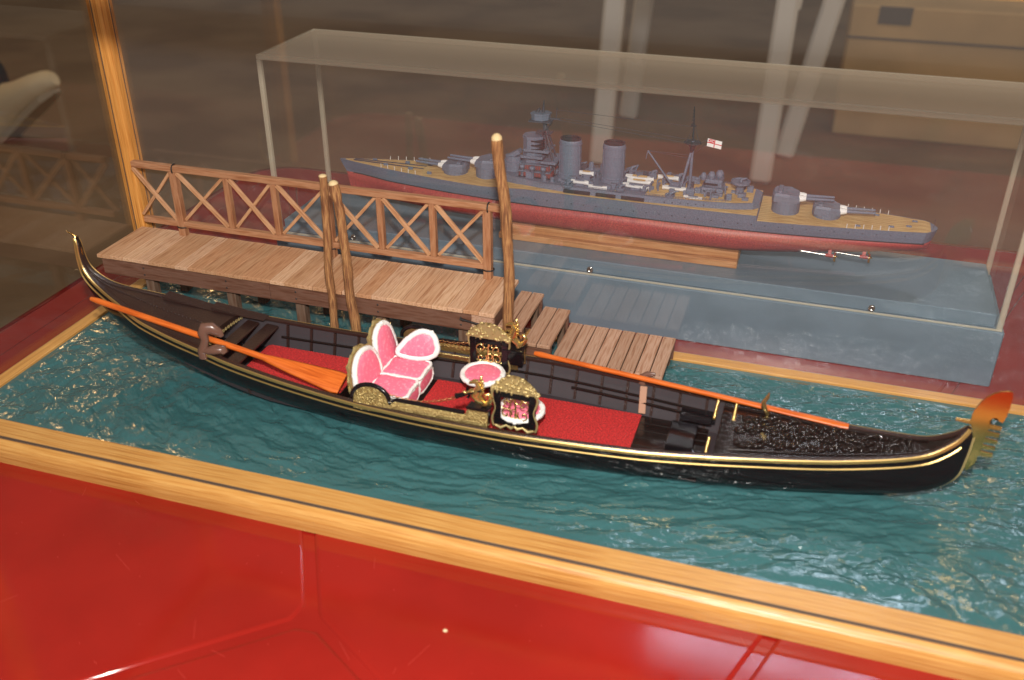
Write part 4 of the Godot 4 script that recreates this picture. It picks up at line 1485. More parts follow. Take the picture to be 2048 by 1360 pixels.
# small chair: round pink seat, black back board with gilt crest. Its back stands towards +z at turn 0.
func chair(at: Vector3, turn: float, label: String):
	var t := thing("gilded_chair", at, label, "chair", "small chairs in the gondola")
	var X := Transform3D(Basis.from_euler(Vector3(0, turn, 0)), at)
	var mb := Mb.new()
	mb.lathe([[0.0100, 0.0100], [0.0126, 0.0112], [0.0130, 0.0128], [0.0122, 0.0136], [0.0100, 0.0138]], 24, X)
	part(mb, "seat_rim", M.carved, t)
	mb = Mb.new()
	mb.lathe([[0.0112, 0.0130], [0.0110, 0.0146], [0.0095, 0.0153], [0.005, 0.0157], [0.0004, 0.0158]], 24, X)
	part(mb, "seat_cushion", M.pink_satin, t)
	mb = Mb.new()
	var circ := PackedVector2Array()
	for k in 24:
		circ.append(Vector2(cos(TAU * k / 24), sin(TAU * k / 24)) * 0.0122)
	piping(mb, circ, X * Transform3D(Basis(Vector3(1, 0, 0), Vector3(0, 0, -1), Vector3(0, 1, 0)), Vector3(0, 0.0140, 0)), 0.0017)
	part(mb, "fur_edging", M.white_fur, t)
	for k in 4:
		var a := PI / 4 + PI / 2 * k
		mb = Mb.new()
		var d := Vector3(cos(a), 0, sin(a))
		mb.tube([X * (d * 0.0092 + Vector3(0, 0.0112, 0)), X * (d * 0.0105 + Vector3(0, 0.006, 0)), X * (d * 0.0092 + Vector3(0, 0.0015, 0)), X * (d * 0.0104)], [0.0012, 0.0009, 0.0007, 0.0010], 7)
		part(mb, "leg", M.black_lacquer, t)
	# back board with an opening
	var B := X * Transform3D(Basis.from_euler(Vector3(-0.02, 0, 0)).scaled(Vector3(1.12, 1.1, 1.0)), Vector3(0, 0.0010, 0.0122))
	var y0 := 0.0085
	var y1 := 0.0285
	for e in [[-0.0108, -0.0072, y0, y1], [0.0072, 0.0108, y0, y1]]:
		mb = Mb.new()
		mb.box(B * T3(Vector3((e[0] + e[1]) / 2, (e[2] + e[3]) / 2, 0)), Vector3(e[1] - e[0], e[3] - e[2], 0.0016), 0.0003)
		part(mb, "back_post", M.black_lacquer, t)
	for e in [[y0 + 0.0002, y0 + 0.0034], [y1 - 0.0036, y1 - 0.0002]]:
		mb = Mb.new()
		mb.box(B * T3(Vector3(0, (e[0] + e[1]) / 2, 0)), Vector3(0.0143, e[1] - e[0], 0.0014), 0.0002)
		part(mb, "back_rail", M.black_lacquer, t)
	# filigree in the opening
	mb = Mb.new()
	for k in 7:
		var cx: float = [-0.0045, 0.0, 0.0045, -0.0045, 0.0045, -0.0022, 0.0022][k]
		var cy: float = [0.0155, 0.0152, 0.0155, 0.0215, 0.0215, 0.0242, 0.0242][k]
		var pts := []
		for i in 14:
			var f := i / 13.0
			var a := f * 7.0 + k * 1.3
			pts.append(B * Vector3(cx + cos(a) * 0.0028 * (1.15 - f), cy + sin(a) * 0.0032 * (1.15 - f), 0))
		mb.tube(pts, 0.00045, 5)
	mb.tube([B * Vector3(0, y0 + 0.003, 0), B * Vector3(0.0006, 0.018, 0), B * Vector3(0, y1 - 0.003, 0)], 0.0005, 5)
	part(mb, "filigree", M.gilt, t)
	# carved gold crest and edges
	mb = Mb.new()
	rng.seed = 77
	var cp := PackedVector2Array()
	cp.append(Vector2(-0.0118, y1 - 0.0012))
	for k in 17:
		var fx := k / 8.0 - 1.0
		cp.append(Vector2(fx * 0.0122, y1 + 0.0006 + 0.0082 * (1.0 - fx * fx) + (0.0008 if k % 2 else -0.0006)))
	cp.append(Vector2(0.0118, y1 - 0.0012))
	mb.prism(cp, 0.0011, B)
	for k in 90:
		var f := rng.randf_range(-1, 1)
		var top := y1 + 0.0085 * (1.0 - f * f) + 0.0012
		var q := Vector3(f * 0.0118, lerpf(y1 - 0.0005, top, rng.randf()), (0.0006 if k % 3 else -0.0006))
		var a := rng.randf_range(0, TAU)
		mb.ball(B * q, Vector3(0.0015, 0.0008, 0.0007) if k % 2 else Vector3(0.0008, 0.0016, 0.0007), 6)
	for s in [-1.0, 1.0]:
		var pts := []
		for i in 12:
			var f := i / 11.0
			pts.append(B * Vector3(s * (0.0108 + 0.0009 * sin(f * 9.0)), lerpf(y0 - 0.001, y1, f), 0.0003))
		mb.tube(pts, 0.0007, 6)
		mb.tube([B * Vector3(s * 0.0100, y0 - 0.0006, 0.0004), B * Vector3(s * 0.0070, y0 - 0.0018, 0.0004), B * Vector3(s * 0.0042, y0 + 0.0002, 0.0004), B * Vector3(s * 0.0015, y0 - 0.0012, 0.0004), B * Vector3(0, y0 + 0.0004, 0.0004)], [0.0008, 0.0011, 0.0008, 0.0012, 0.0009], 6)
	part(mb, "gilt_crest", M.brass_leaf, t)

func oars():
	for e in [[Vector3(-0.0455, 0.0494, 0.1200), Vector3(0.1240, 0.0205, 0.1215), 0.70, 0.0078, "orange oar with broad flat blade resting in the oarlock near the stern", Vector3(0.25, 1.0, 0.55), 0.0019],
			[Vector3(0.2245, 0.0268, 0.0632), Vector3(0.4072, 0.0285, 0.0885), 0.62, 0.0022, "long thin orange oar lying along the gunwale towards the bow", Vector3(0, 1, 0.3), 0.0015]]:
		var a: Vector3 = e[0]
		var b: Vector3 = e[1]
		var d := (b - a).normalized()
		var L := a.distance_to(b)
		var s: Vector3 = d.cross(e[5]).normalized()
		var up := s.cross(d).normalized()
		var xf := Transform3D(Basis(d, up, s), a)
		# built along its own x axis so that the grain follows it
		var rings := []
		var n := 40
		for k in n + 1:
			var f := float(k) / n
			var w: float = e[6]
			var h: float = e[6]
			if f < 0.03:
				w = 0.0013 + 0.0006 * f / 0.03
				h = w
			if f > e[2]:
				var q: float = (f - e[2]) / (1.0 - e[2])
				w = lerpf(e[6], e[3], pow(q, 0.8))
				h = lerpf(e[6], 0.0008, min(1.0, q * 2.0))
				if q > 0.96:
					w *= 0.9
			var r := []
			for j in 10:
				var an := TAU * j / 10
				var cc := cos(an)
				var ss := sin(an)
				r.append(Vector3(f * L, ss * h, signf(cc) * pow(abs(cc), 0.8) * w))
			rings.append(r)
		var mb := Mb.new()
		mb.loft(rings, true, true, true)
		var o := MeshInstance3D.new()
		o.name = "oar"
		o.mesh = mb.mesh(Vector3.ZERO)
		o.material_override = M.oar_wood
		add_child(o, true)
		o.transform = xf
		meta(o, e[4], "oar", "oars of the gondola")

# ---------------------------------------------------------------- acrylic case and warship
func ship_case():
	var x0 := -0.014
	var x1 := 0.4968
	var z0 := -0.136
	var z1 := -0.050
	var yb := 0.0278
	var yt := 0.1615
	var th := 0.0034
	var t := thing("acrylic_display_case", Vector3(0.24, TY, SZ), "clear acrylic cover on a grey painted plinth over the warship model", "display case")
	var mb := Mb.new()
	mb.bx(x0 - 0.0015, x1 + 0.0015, TY, yb - 0.0004, z0 - 0.0015, z1 + 0.0015, 0.0008)
	part(mb, "plinth", M.grey_paint, t)
	mb = Mb.new()
	mb.bx(x0 + th + 0.0006, x1 - th - 0.0006, yb - 0.0004, 0.0368, z0 + th + 0.0006, z1 - th - 0.0006, 0.0006)
	part(mb, "upper_plinth", M.grey_paint, t)
	var e := 0.0002
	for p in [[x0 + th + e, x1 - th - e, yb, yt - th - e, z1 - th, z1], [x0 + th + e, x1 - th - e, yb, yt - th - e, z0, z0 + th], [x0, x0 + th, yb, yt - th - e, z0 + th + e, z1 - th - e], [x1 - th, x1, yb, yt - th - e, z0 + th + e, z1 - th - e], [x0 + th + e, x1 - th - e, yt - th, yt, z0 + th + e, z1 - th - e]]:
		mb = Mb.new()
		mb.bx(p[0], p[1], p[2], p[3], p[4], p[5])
		part(mb, "acrylic_sheet", M.acrylic_top_sheen if p[3] == yt else M.acrylic, t)
	for x in [[x0, x0 + th], [x1 - th, x1]]:
		for z in [[z0, z0 + th], [z1 - th, z1]]:
			mb = Mb.new()
			mb.bx(x[0], x[1], yb, yt - th - e, z[0], z[1], 0.0004)
			part(mb, "glued_edge", M.acrylic_edge, t)
	for z in [[z0, z0 + th], [z1 - th, z1]]:
		mb = Mb.new()
		mb.bx(x0, x1, yt - th, yt, z[0], z[1], 0.0004)
		part(mb, "glued_edge", M.acrylic_edge, t)
	for x in [[x0, x0 + th], [x1 - th, x1]]:
		mb = Mb.new()
		mb.bx(x[0], x[1], yt - th, yt, z0 + th + e, z1 - th - e, 0.0004)
		part(mb, "glued_edge", M.acrylic_edge, t)
	mb = Mb.new()
	mb.bx(x0, x1, yb - 0.0003, yb + 0.0012, z1 - 0.0001, z1 + 0.0006, 0.0002)
	part(mb, "glued_edge", M.acrylic_edge, t)
	for x in [0.05, 0.231, 0.418]:
		mb = Mb.new()
		var xf := Transform3D(Basis(Vector3.RIGHT, Vector3.BACK, Vector3.DOWN), Vector3(x, 0.0318, z1 + 0.0001))
		mb.lathe([[0.0022, 0.0], [0.0023, 0.0005], [0.0019, 0.0011], [0.0012, 0.0014], [0.0011, 0.0010], [0.0001, 0.0010]], 16, xf)
		part(mb, "screw", M.steel, t)
	# wooden block that carries the ship
	mb = Mb.new()
	mb.bx(0.157, 0.3288, 0.0368, 0.0418, -0.1130, -0.0705, 0.0006)
	mb.bx(0.157, 0.3286, 0.0418, 0.0472, -0.1090, -0.0745, 0.0006)
	solo(mb, "stand_block", M.pine_x, Vector3(0.243, 0.0368, SZ), "stepped pale wooden block under the red hull of the warship", "stand")

func hb(f: float) -> float:
	# half breadth of the warship at deck level, f from bow 0 to stern 1
	if f < 0.42:
		return 0.0258 * pow(sin(f / 0.42 * PI / 2), 0.85)
	if f < 0.66:
		return 0.0258
	var q := (f - 0.66) / 0.34
	return 0.0258 * (1.0 - 0.62 * pow(q, 1.7)) * (1.0 if f < 0.985 else sqrt(max(0.02, (1.0 - f) / 0.015)))
func decky(f: float) -> float:
	return lerpf(0.0756, 0.0752, f / 0.28) if f < 0.28 else lerpf(0.0752, 0.0778, clampf((f - 0.28) / 0.08, 0, 1)) if f < 0.735 else 0.0742
const BX := 0.0217
const BL := 0.4299
func ship():
	var t := thing("model_battleship", Vector3(0.237, 0.0472, SZ), "grey and red model battleship with tan decks under the clear acrylic cover", "model ship")
	var WL := 0.0660
	var KY := 0.0474
	var up := []
	var lo := []
	var fs := []
	for k in 61:
		fs.append(k / 60.0)
	fs.append_array([0.7349, 0.7351, 0.99, 0.995])
	fs.sort()
	for f in fs:
		var x: float = BX + BL * f
		var b: float = max(0.0003, hb(f))
		var d: float = decky(f)
		# stem rakes forward, stern undercut
		var rake: float = 0.0050 * pow(clampf(1.0 - f / 0.08, 0, 1), 1.0) - 0.0022 * clampf((f - 0.95) / 0.05, 0, 1)
		var bw: float = b * (0.90 if f > 0.1 else lerpf(0.3, 0.90, f / 0.1))
		up.append([Vector3(x, d, SZ + b), Vector3(x + rake * 0.5, (d + WL) / 2, SZ + (b + bw) / 2 + 0.0002), Vector3(x + rake, WL, SZ + bw), Vector3(x + rake, WL, SZ - bw), Vector3(x + rake * 0.5, (d + WL) / 2, SZ - (b + bw) / 2 - 0.0002), Vector3(x, d, SZ - b)])
		var rise: float = 0.012 * pow(clampf((f - 0.72) / 0.28, 0, 1), 1.4) + 0.004 * pow(clampf(1.0 - f / 0.05, 0, 1), 2.0)
		var full: float = clampf(f / 0.2, 0.25, 1.0) * (1.0 - 0.55 * clampf((f - 0.7) / 0.3, 0, 1))
		var ky: float = KY + rise
		var r := []
		for e in [[1.0, 0.0], [1.0 * lerpf(0.8, 1.03, full), 0.35], [0.95 * full, 0.72], [0.74 * full, 0.94], [0.0, 1.0]]:
			r.append(Vector3(x + rake * (1.0 + 0.5 * e[1]), lerpf(WL - 0.0002, ky, e[1]), SZ + bw * e[0]))
		for e in [[0.74 * full, 0.94], [0.95 * full, 0.72], [1.0 * lerpf(0.8, 1.03, full), 0.35], [1.0, 0.0]]:
			r.append(Vector3(x + rake * (1.0 + 0.5 * e[1]), lerpf(WL - 0.0002, ky, e[1]), SZ - bw * e[0]))
		lo.append(r)
	var mb := Mb.new()
	mb.loft(up, true, true, false)
	part(mb, "hull_side", M.ship_grey, t)
	mb = Mb.new()
	mb.loft(lo, true, true, true)
	part(mb, "hull_bottom", M.ship_red, t)
	mb = Mb.new()
	var bl := []
	for f in fs:
		if f > 0.004 and f < 0.99:
			var b: float = hb(f) * (0.905 if f > 0.1 else lerpf(0.36, 0.905, f / 0.1))
			var x: float = BX + BL * f + 0.0050 * clampf(1.0 - f / 0.08, 0, 1)
			bl.append([Vector3(x, WL - 0.0004, SZ + b + 0.0001), Vector3(x, WL + 0.0003, SZ + b + 0.0002), Vector3(x, WL + 0.0003, SZ - b - 0.0002), Vector3(x, WL - 0.0004, SZ - b - 0.0001)])
	mb.loft(bl, true, true, false)
	part(mb, "boot_line", M.ship_black, t)
	# planked decks, fore and aft
	for e in [[0.012, 0.7345, 0.0], [0.736, 0.990, 0.0]]:
		var near := []
		for k in 41:
			var f: float = lerpf(e[0], e[1], k / 40.0)
			var b: float = max(0.0002, hb(f) - 0.0011)
			var x: float = BX + BL * f
			var y: float = decky(f) + 0.0002
			near.append([Vector3(x, y, SZ + b), Vector3(x, y + 0.0002, SZ), Vector3(x, y, SZ - b), Vector3(x, y - 0.0008, SZ - b), Vector3(x, y - 0.0008, SZ + b)])
		mb = Mb.new()
		mb.loft(near, true, true, false)
		part(mb, "deck", M.ship_deck, t)
	# long shelter deck with sloping ends; its after part is planked
	mb = Mb.new()
	var rg := []
	for p in [[0.150, 0.004], [0.156, 0.010], [0.168, 0.0155], [0.185, 0.0195], [0.21, 0.0225], [0.262, 0.0232], [0.30, 0.0215], [0.322, 0.0185], [0.334, 0.0145], [0.338, 0.010]]:
		rg.append([Vector3(p[0], 0.0700, SZ + p[1]), Vector3(p[0], 0.0822, SZ + p[1] * 0.97), Vector3(p[0], 0.0822, SZ - p[1] * 0.97), Vector3(p[0], 0.0700, SZ - p[1])])
	mb.loft(rg, true, true, false)
	part(mb, "shelter_deck", M.ship_grey, t)
	mb = Mb.new()
	rg = []
	for p in [[0.262, 0.0205], [0.28, 0.0205], [0.30, 0.0195], [0.322, 0.0165], [0.333, 0.0125]]:
		rg.append([Vector3(p[0], 0.0820, SZ + p[1]), Vector3(p[0], 0.0825, SZ + p[1]), Vector3(p[0], 0.0825, SZ - p[1]), Vector3(p[0], 0.0820, SZ - p[1])])
	mb.loft(rg, true, true, false)
	part(mb, "deck", M.ship_deck, t)
	# openings and portholes along the near side
	for p in [[0.205, 0.224], [0.228, 0.242], [0.246, 0.262]]:
		mb = Mb.new()
		mb.bx(p[0], p[1], 0.0782, 0.0806, SZ + 0.0222, SZ + 0.0236, 0.0002)
		part(mb, "gun_port", M.ship_black, t)
	for k in 9:
		mb = Mb.new()
		var x := 0.276 + 0.0052 * k
		mb.lathe([[0.00045, 0.0], [0.0004, 0.0002], [0.0001, 0.0002]], 6, Transform3D(Basis(Vector3.RIGHT, Vector3.BACK, Vector3.DOWN), Vector3(x, 0.0800, SZ + 0.0238 - 0.0006 * k if k < 5 else SZ + 0.0212 - 0.0016 * (k - 5))))
		part(mb, "porthole", M.ship_black, t)
	turret(t, 0.1165, 0.0752, 0.0002, -1.0)
	turret(t, 0.1420, 0.0756, 0.0052, -1.0)
	turret(t, 0.3545, 0.0742, 0.0062, 1.0)
	turret(t, 0.3815, 0.0742, 0.0004, 1.0)
	# breakwater and deck fittings at the bow
	for p in [[0.060, 0.004], [0.074, -0.005], [0.081, 0.006], [0.092, -0.006], [0.098, 0.011], [0.106, -0.012], [0.048, -0.003], [0.40, 0.013], [0.412, -0.010], [0.421, 0.008], [0.432, 0.004], [0.436, -0.006]]:
		mb = Mb.new()
		mb.bx(p[0], p[0] + 0.0035, 0.0742 if p[0] > 0.3 else 0.0752, 0.0754 if p[0] > 0.3 else 0.0774, SZ + p[1] - 0.0008, SZ + p[1] + 0.0008, 0.0003)
		part(mb, "deck_fitting", M.ship_grey, t)
	for s in [1.0, -1.0]:
		mb = Mb.new()
		mb.tube([Vector3(0.034, 0.0762, SZ + s * 0.0012), Vector3(0.066, 0.0760, SZ + s * 0.0022), Vector3(0.092, 0.0758, SZ + s * 0.003)], 0.0006, 5)
		part(mb, "anchor_chain", M.ship_dark, t)
		for k in 6:
			for q in [[0.395, 0.0052], [0.060, 0.0060]]:
				mb = Mb.new()
				var x: float = q[0] + q[1] * k
				var f := (x - BX) / BL
				mb.tube([Vector3(x, decky(f), SZ + s * (hb(f) - 0.0012)), Vector3(x, decky(f) + 0.0030, SZ + s * (hb(f) - 0.0012))], 0.00022, 4)
				part(mb, "stanchion", M.ship_white, t)
	# conning tower
	mb = Mb.new()
	mb.lathe([[0.0064, 0.0780], [0.0062, 0.0850], [0.0068, 0.0851], [0.0068, 0.0890], [0.0058, 0.0892], [0.0056, 0.0930], [0.0002, 0.0932]], 12, T3(Vector3(0.1615, 0, SZ)), false, 1.1, 0.85)
	mb.bar(Vector3(0.158, 0.092, SZ), Vector3(0.1665, 0.0968, SZ), 0.006, 0.003)
	part(mb, "conning_tower", M.ship_grey, t)
	# bridge: stacked brick red floors, then the grey tower with dark slits
	var br := sub("bridge", t)
	for p in [[0.168, 0.194, 0.0785, 0.0822, 0.0135, "ship_grey"], [0.169, 0.193, 0.0822, 0.0858, 0.0112, "ship_brick"], [0.168, 0.192, 0.0858, 0.0866, 0.0122, "ship_grey"], [0.171, 0.191, 0.0866, 0.0904, 0.0094, "ship_brick"], [0.170, 0.190, 0.0904, 0.0912, 0.0104, "ship_grey"]]:
		mb = Mb.new()
		mb.bx(p[0], p[1], p[2], p[3], SZ - p[4], SZ + p[4], 0.0006)
		part(mb, "bridge_floor", M[p[5]], br)
	mb = Mb.new()
	mb.lathe([[0.0076, 0.0910], [0.0072, 0.0985], [0.0078, 0.0986], [0.0078, 0.0992], [0.0070, 0.0993], [0.0069, 0.1075], [0.0074, 0.1076], [0.0074, 0.1098], [0.0002, 0.1100]], 8, Transform3D(Basis.from_euler(Vector3(0, PI / 8, 0)), Vector3(0.1765, 0, SZ)), false, 1.08, 1.0)
	part(mb, "bridge_tower", M.ship_grey, br)
	for y in [0.0945, 0.1005, 0.1035, 0.1066]:
		mb = Mb.new()
		mb.bx(0.1765, 0.1848, y, y + 0.0009, SZ - 0.0070, SZ + 0.0074, 0.0001)
		part(mb, "slit", M.ship_black, br)
	for p in [[0.171, 0.010], [0.179, 0.012], [0.187, 0.0115], [0.190, 0.006]]:
		mb = Mb.new()
		mb.lathe([[0.0016, 0.0820], [0.0016, 0.0880], [0.0021, 0.0882], [0.0021, 0.0902], [0.0003, 0.0906]], 8, T3(Vector3(p[0], 0, SZ + p[1])))
		part(mb, "rangefinder", M.ship_grey, br)
	for p in [[0.1700, 0.1860, 0.0955, 0.0110], [0.1720, 0.1900, 0.1000, 0.0098], [0.1850, 0.1960, 0.0930, 0.0120]]:
		mb = Mb.new()
		mb.bx(p[0], p[1], p[2], p[2] + 0.0006, SZ - p[3], SZ + p[3], 0.0001)
		mb.bx(p[0], p[1], p[2] + 0.0006, p[2] + 0.0019, SZ + p[3] - 0.0004, SZ + p[3])
		part(mb, "bridge_wing", M.ship_grey, br)
	for k in 14:
		mb = Mb.new()
		var bx0 := 0.1690 + 0.0018 * k
		mb.bar(Vector3(bx0, 0.0822, SZ + 0.0128), Vector3(bx0, 0.0912, SZ + 0.0106), 0.0003, 0.0003)
		part(mb, "strut", M.ship_dark, br)
	# fore mast tripod and spotting top
	var fm := sub("foremast", t)
	for p in [[Vector3(0.187, 0.084, SZ), Vector3(0.1835, 0.1215, SZ), 0.0010], [Vector3(0.1945, 0.084, SZ + 0.006), Vector3(0.1845, 0.119, SZ + 0.0008), 0.0008], [Vector3(0.1945, 0.084, SZ - 0.006), Vector3(0.1845, 0.119, SZ - 0.0008), 0.0008]]:
		mb = Mb.new()
		mb.tube([p[0], p[1]], p[2], 7)
		part(mb, "mast_leg", M.ship_dark, fm)
	mb = Mb.new()
	mb.bx(0.1740, 0.1900, 0.1205, 0.1212, SZ - 0.0062, SZ + 0.0062)
	mb.bx(0.1785, 0.1900, 0.1120, 0.1125, SZ - 0.0035, SZ + 0.0035)
	mb.bar(Vector3(0.186, 0.1150, SZ - 0.014), Vector3(0.186, 0.1150, SZ + 0.014), 0.0005, 0.0005)
	mb.tube([Vector3(0.183, 0.126, SZ), Vector3(0.1835, 0.1350, SZ)], [0.0012, 0.0003], 6)
	mb.tube([Vector3(0.1785, 0.126, SZ), Vector3(0.1805, 0.1290, SZ)], [0.0016, 0.0008], 6)
	mb.bar(Vector3(0.188, 0.1225, SZ), Vector3(0.1955, 0.1225, SZ), 0.0010, 0.0010)
	mb.tube([Vector3(0.1925, 0.1225, SZ), Vector3(0.1930, 0.1305, SZ)], 0.0003, 5)
	part(mb, "mast_platform", M.ship_dark, fm)
	mb = Mb.new()
	mb.lathe([[0.0052, 0.1213], [0.0056, 0.1250], [0.0060, 0.1252], [0.0060, 0.1262], [0.0002, 0.1264]], 8, Transform3D(Basis.from_euler(Vector3(0, PI / 8, 0)), Vector3(0.1815, 0, SZ)), false, 1.25, 0.95)
	part(mb, "spotting_top", M.ship_grey, fm)
	# funnels
	for p in [[0.2035, 0.0], [0.2348, 0.0]]:
		var fn := sub("funnel", t)
		mb = Mb.new()
		mb.lathe([[0.0092, 0.0782], [0.0092, 0.0845], [0.0080, 0.0848], [0.0079, 0.1060], [0.0083, 0.1061], [0.0083, 0.1067], [0.0079, 0.1068], [0.0079, 0.1082], [0.0074, 0.1092], [0.0068, 0.1092], [0.0068, 0.1062], [0.0001, 0.1062]], 24, T3(Vector3(p[0], 0, SZ)), false, 1.0, 0.82)
		part(mb, "casing", M.ship_grey, fn)
		for y in [0.0895, 0.0945, 0.1000]:
			mb = Mb.new()
			mb.lathe([[0.0079, y], [0.00815, y + 0.0001], [0.00815, y + 0.0004], [0.0079, y + 0.0005]], 24, T3(Vector3(p[0], 0, SZ)), false, 1.0, 0.82)
			part(mb, "band", M.ship_grey, fn)
		mb = Mb.new()
		mb.lathe([[0.0073, 0.1090], [0.0075, 0.1102], [0.0064, 0.1103], [0.0063, 0.1070], [0.0001, 0.1070]], 24, T3(Vector3(p[0], 0, SZ)), false, 1.0, 0.82)
		part(mb, "cap", M.ship_black, fn)
		for a in [0.5, 2.4]:
			mb = Mb.new()
			mb.tube([Vector3(p[0] + cos(a) * 0.0086, 0.084, SZ + sin(a) * 0.0072), Vector3(p[0] + cos(a) * 0.0086, 0.1060, SZ + sin(a) * 0.0072)], 0.0004, 5)
			part(mb, "steam_pipe", M.ship_grey, fn)
	# searchlight tower between the funnels, lockers and small works
	mb = Mb.new()
	mb.lathe([[0.0042, 0.0785], [0.0036, 0.0865], [0.0046, 0.0866], [0.0046, 0.0880], [0.0022, 0.0882], [0.0016, 0.0935], [0.0001, 0.0940]], 8, T3(Vector3(0.2188, 0, SZ - 0.001)), false)
	part(mb, "searchlight_tower", M.ship_grey, t)
	rng.seed = 91
	for k in 90:
		var x := rng.randf_range(0.172, 0.333)
		var lim := 0.019 if x < 0.3 else 0.013
		var z := SZ + rng.randf_range(-lim, lim)
		var w := rng.randf_range(0.0008, 0.0030)
		mb = Mb.new()
		mb.bx(x - w, x + w, 0.0820, 0.0820 + rng.randf_range(0.0012, 0.0050), z - w * 0.7, z + w * 0.7, 0.0002)
		part(mb, "locker", M.ship_grey if k % 4 else M.ship_dark, t)
	for k in 40:
		var x := rng.randf_range(0.192, 0.320)
		var z := SZ + rng.randf_range(-0.017, 0.017)
		mb = Mb.new()
		mb.tube([Vector3(x, 0.0815, z), Vector3(x, 0.0855 + rng.randf_range(0, 0.003), z), Vector3(x + 0.0012, 0.0870 + rng.randf_range(0, 0.003), z)], [0.0006, 0.0006, 0.0009], 6)
		part(mb, "ventilator", M.ship_grey, t)
	for s in [1.0, -1.0]:
		mb = Mb.new()
		for k in 60:
			var x := 0.186 + 0.0022 * k
			var zz: float = SZ + s * (0.0215 if x < 0.28 else lerpf(0.0215, 0.0165, (x - 0.28) / 0.04))
			mb.tube([Vector3(x, 0.0820, zz), Vector3(x, 0.0838, zz)], 0.00013, 4)
		for y in [0.0829, 0.0838]:
			mb.tube([Vector3(0.186, y, SZ + s * 0.0215), Vector3(0.28, y, SZ + s * 0.0215), Vector3(0.318, y, SZ + s * 0.0165)], 0.00012, 4)
		var hr := part(mb, "guard_rail", M.ship_grey, t)
		hr.set_meta("kind", "stuff")
	# round gun tubs on both sides
	for p in [[0.2070, 0.0195, 0.0785, 0.0042], [0.2440, 0.0190, 0.0800, 0.0036], [0.2785, 0.0180, 0.0785, 0.0034], [0.2600, 0.0150, 0.0800, 0.0030], [0.3230, 0.0, 0.0905, 0.0066]]:
		for s in [1.0, -1.0]:
			if p[1] == 0.0 and s < 0:
				continue
			mb = Mb.new()
			var o := Vector3(p[0], p[2] + (0.0036 if p[2] < 0.085 else 0.0), SZ + s * p[1])
			mb.lathe([[p[3] * 0.8, -0.001], [p[3], 0.0002], [p[3], 0.0016], [p[3] * 0.9, 0.0016], [p[3] * 0.9, 0.0006], [0.0001, 0.0006]], 14, T3(o), false)
			mb.tube([o + Vector3(0, 0.0010, 0), o + Vector3(0.0008, 0.0028, 0), o + Vector3(0.0040, 0.0042, s * 0.0010)], [0.0013, 0.0012, 0.0004], 6)
			if p[2] > 0.085:
				mb.lathe([[0.0030, -0.0122], [0.0028, -0.0008]], 8, T3(o), false)
			part(mb, "gun_tub", M.ship_grey, t)
	# after superstructure
	var af := sub("after_superstructure", t)
	for p in [[0.2975, 0.3125, 0.0786, 0.0870, 0.0076], [0.2995, 0.3115, 0.0870, 0.0925, 0.0060]]:
		mb = Mb.new()
		mb.bx(p[0], p[1], p[2], p[3], SZ - p[4], SZ + p[4], 0.0008)
		part(mb, "deckhouse", M.ship_grey, af)
	for p in [[0.3035, 0.0025, 0.0024], [0.3085, -0.0015, 0.0028], [0.2985, 0.0060, 0.0020]]:
		mb = Mb.new()
		mb.lathe([[p[2] * 0.8, 0.0922], [p[2], 0.0935], [p[2], 0.0955], [p[2] * 0.6, 0.0972], [0.0001, 0.0974]], 10, T3(Vector3(p[0], 0, SZ + p[1])))
		part(mb, "director", M.ship_grey, af)
	for y in [0.0895, 0.0845]:
		mb = Mb.new()
		mb.bx(0.2990, 0.3085, y, y + 0.0007, SZ + 0.0055, SZ + 0.0079, 0.0001)
		part(mb, "slit", M.ship_black, af)
	# main mast, boom, flag
	var mm := sub("mainmast", t)
	for p in [[Vector3(0.2890, 0.0786, SZ), Vector3(0.2885, 0.1165, SZ), 0.0011], [Vector3(0.2825, 0.0786, SZ + 0.006), Vector3(0.2878, 0.1080, SZ + 0.0008), 0.0010], [Vector3(0.2825, 0.0786, SZ - 0.006), Vector3(0.2878, 0.1080, SZ - 0.0008), 0.0010]]:
		mb = Mb.new()
		mb.tube([p[0], p[1]], p[2], 7)
		part(mb, "mast_leg", M.ship_grey, mm)
	mb = Mb.new()
	mb.tube([Vector3(0.2885, 0.110, SZ), Vector3(0.2880, 0.1265, SZ), Vector3(0.2872, 0.1400, SZ)], [0.0010, 0.0006, 0.0003], 7)
	mb.lathe([[0.0012, 0.1085], [0.0020, 0.1125], [0.0042, 0.1148], [0.0060, 0.1150], [0.0058, 0.1158], [0.0001, 0.1160]], 8, T3(Vector3(0.2882, 0, SZ)), false)
	for k in 5:
		mb.bar(Vector3(0.2872, 0.1285 + 0.0022 * k, SZ - 0.001), Vector3(0.2872, 0.1285 + 0.0022 * k, SZ + 0.001), 0.0012, 0.0003)
	mb.bar(Vector3(0.2860, 0.1270, SZ), Vector3(0.2896, 0.1270, SZ), 0.0030, 0.0006)
	part(mb, "topmast", M.ship_black, mm)
	mb = Mb.new()
	mb.tube([Vector3(0.2800, 0.0815, SZ + 0.004), Vector3(0.2590, 0.1080, SZ + 0.004)], [0.0008, 0.0006], 6)
	mb.tube([Vector3(0.2590, 0.1080, SZ + 0.004), Vector3(0.2580, 0.1020, SZ + 0.004)], 0.0003, 5)
	part(mb, "boom", M.ship_grey, mm)
	mb = Mb.new()
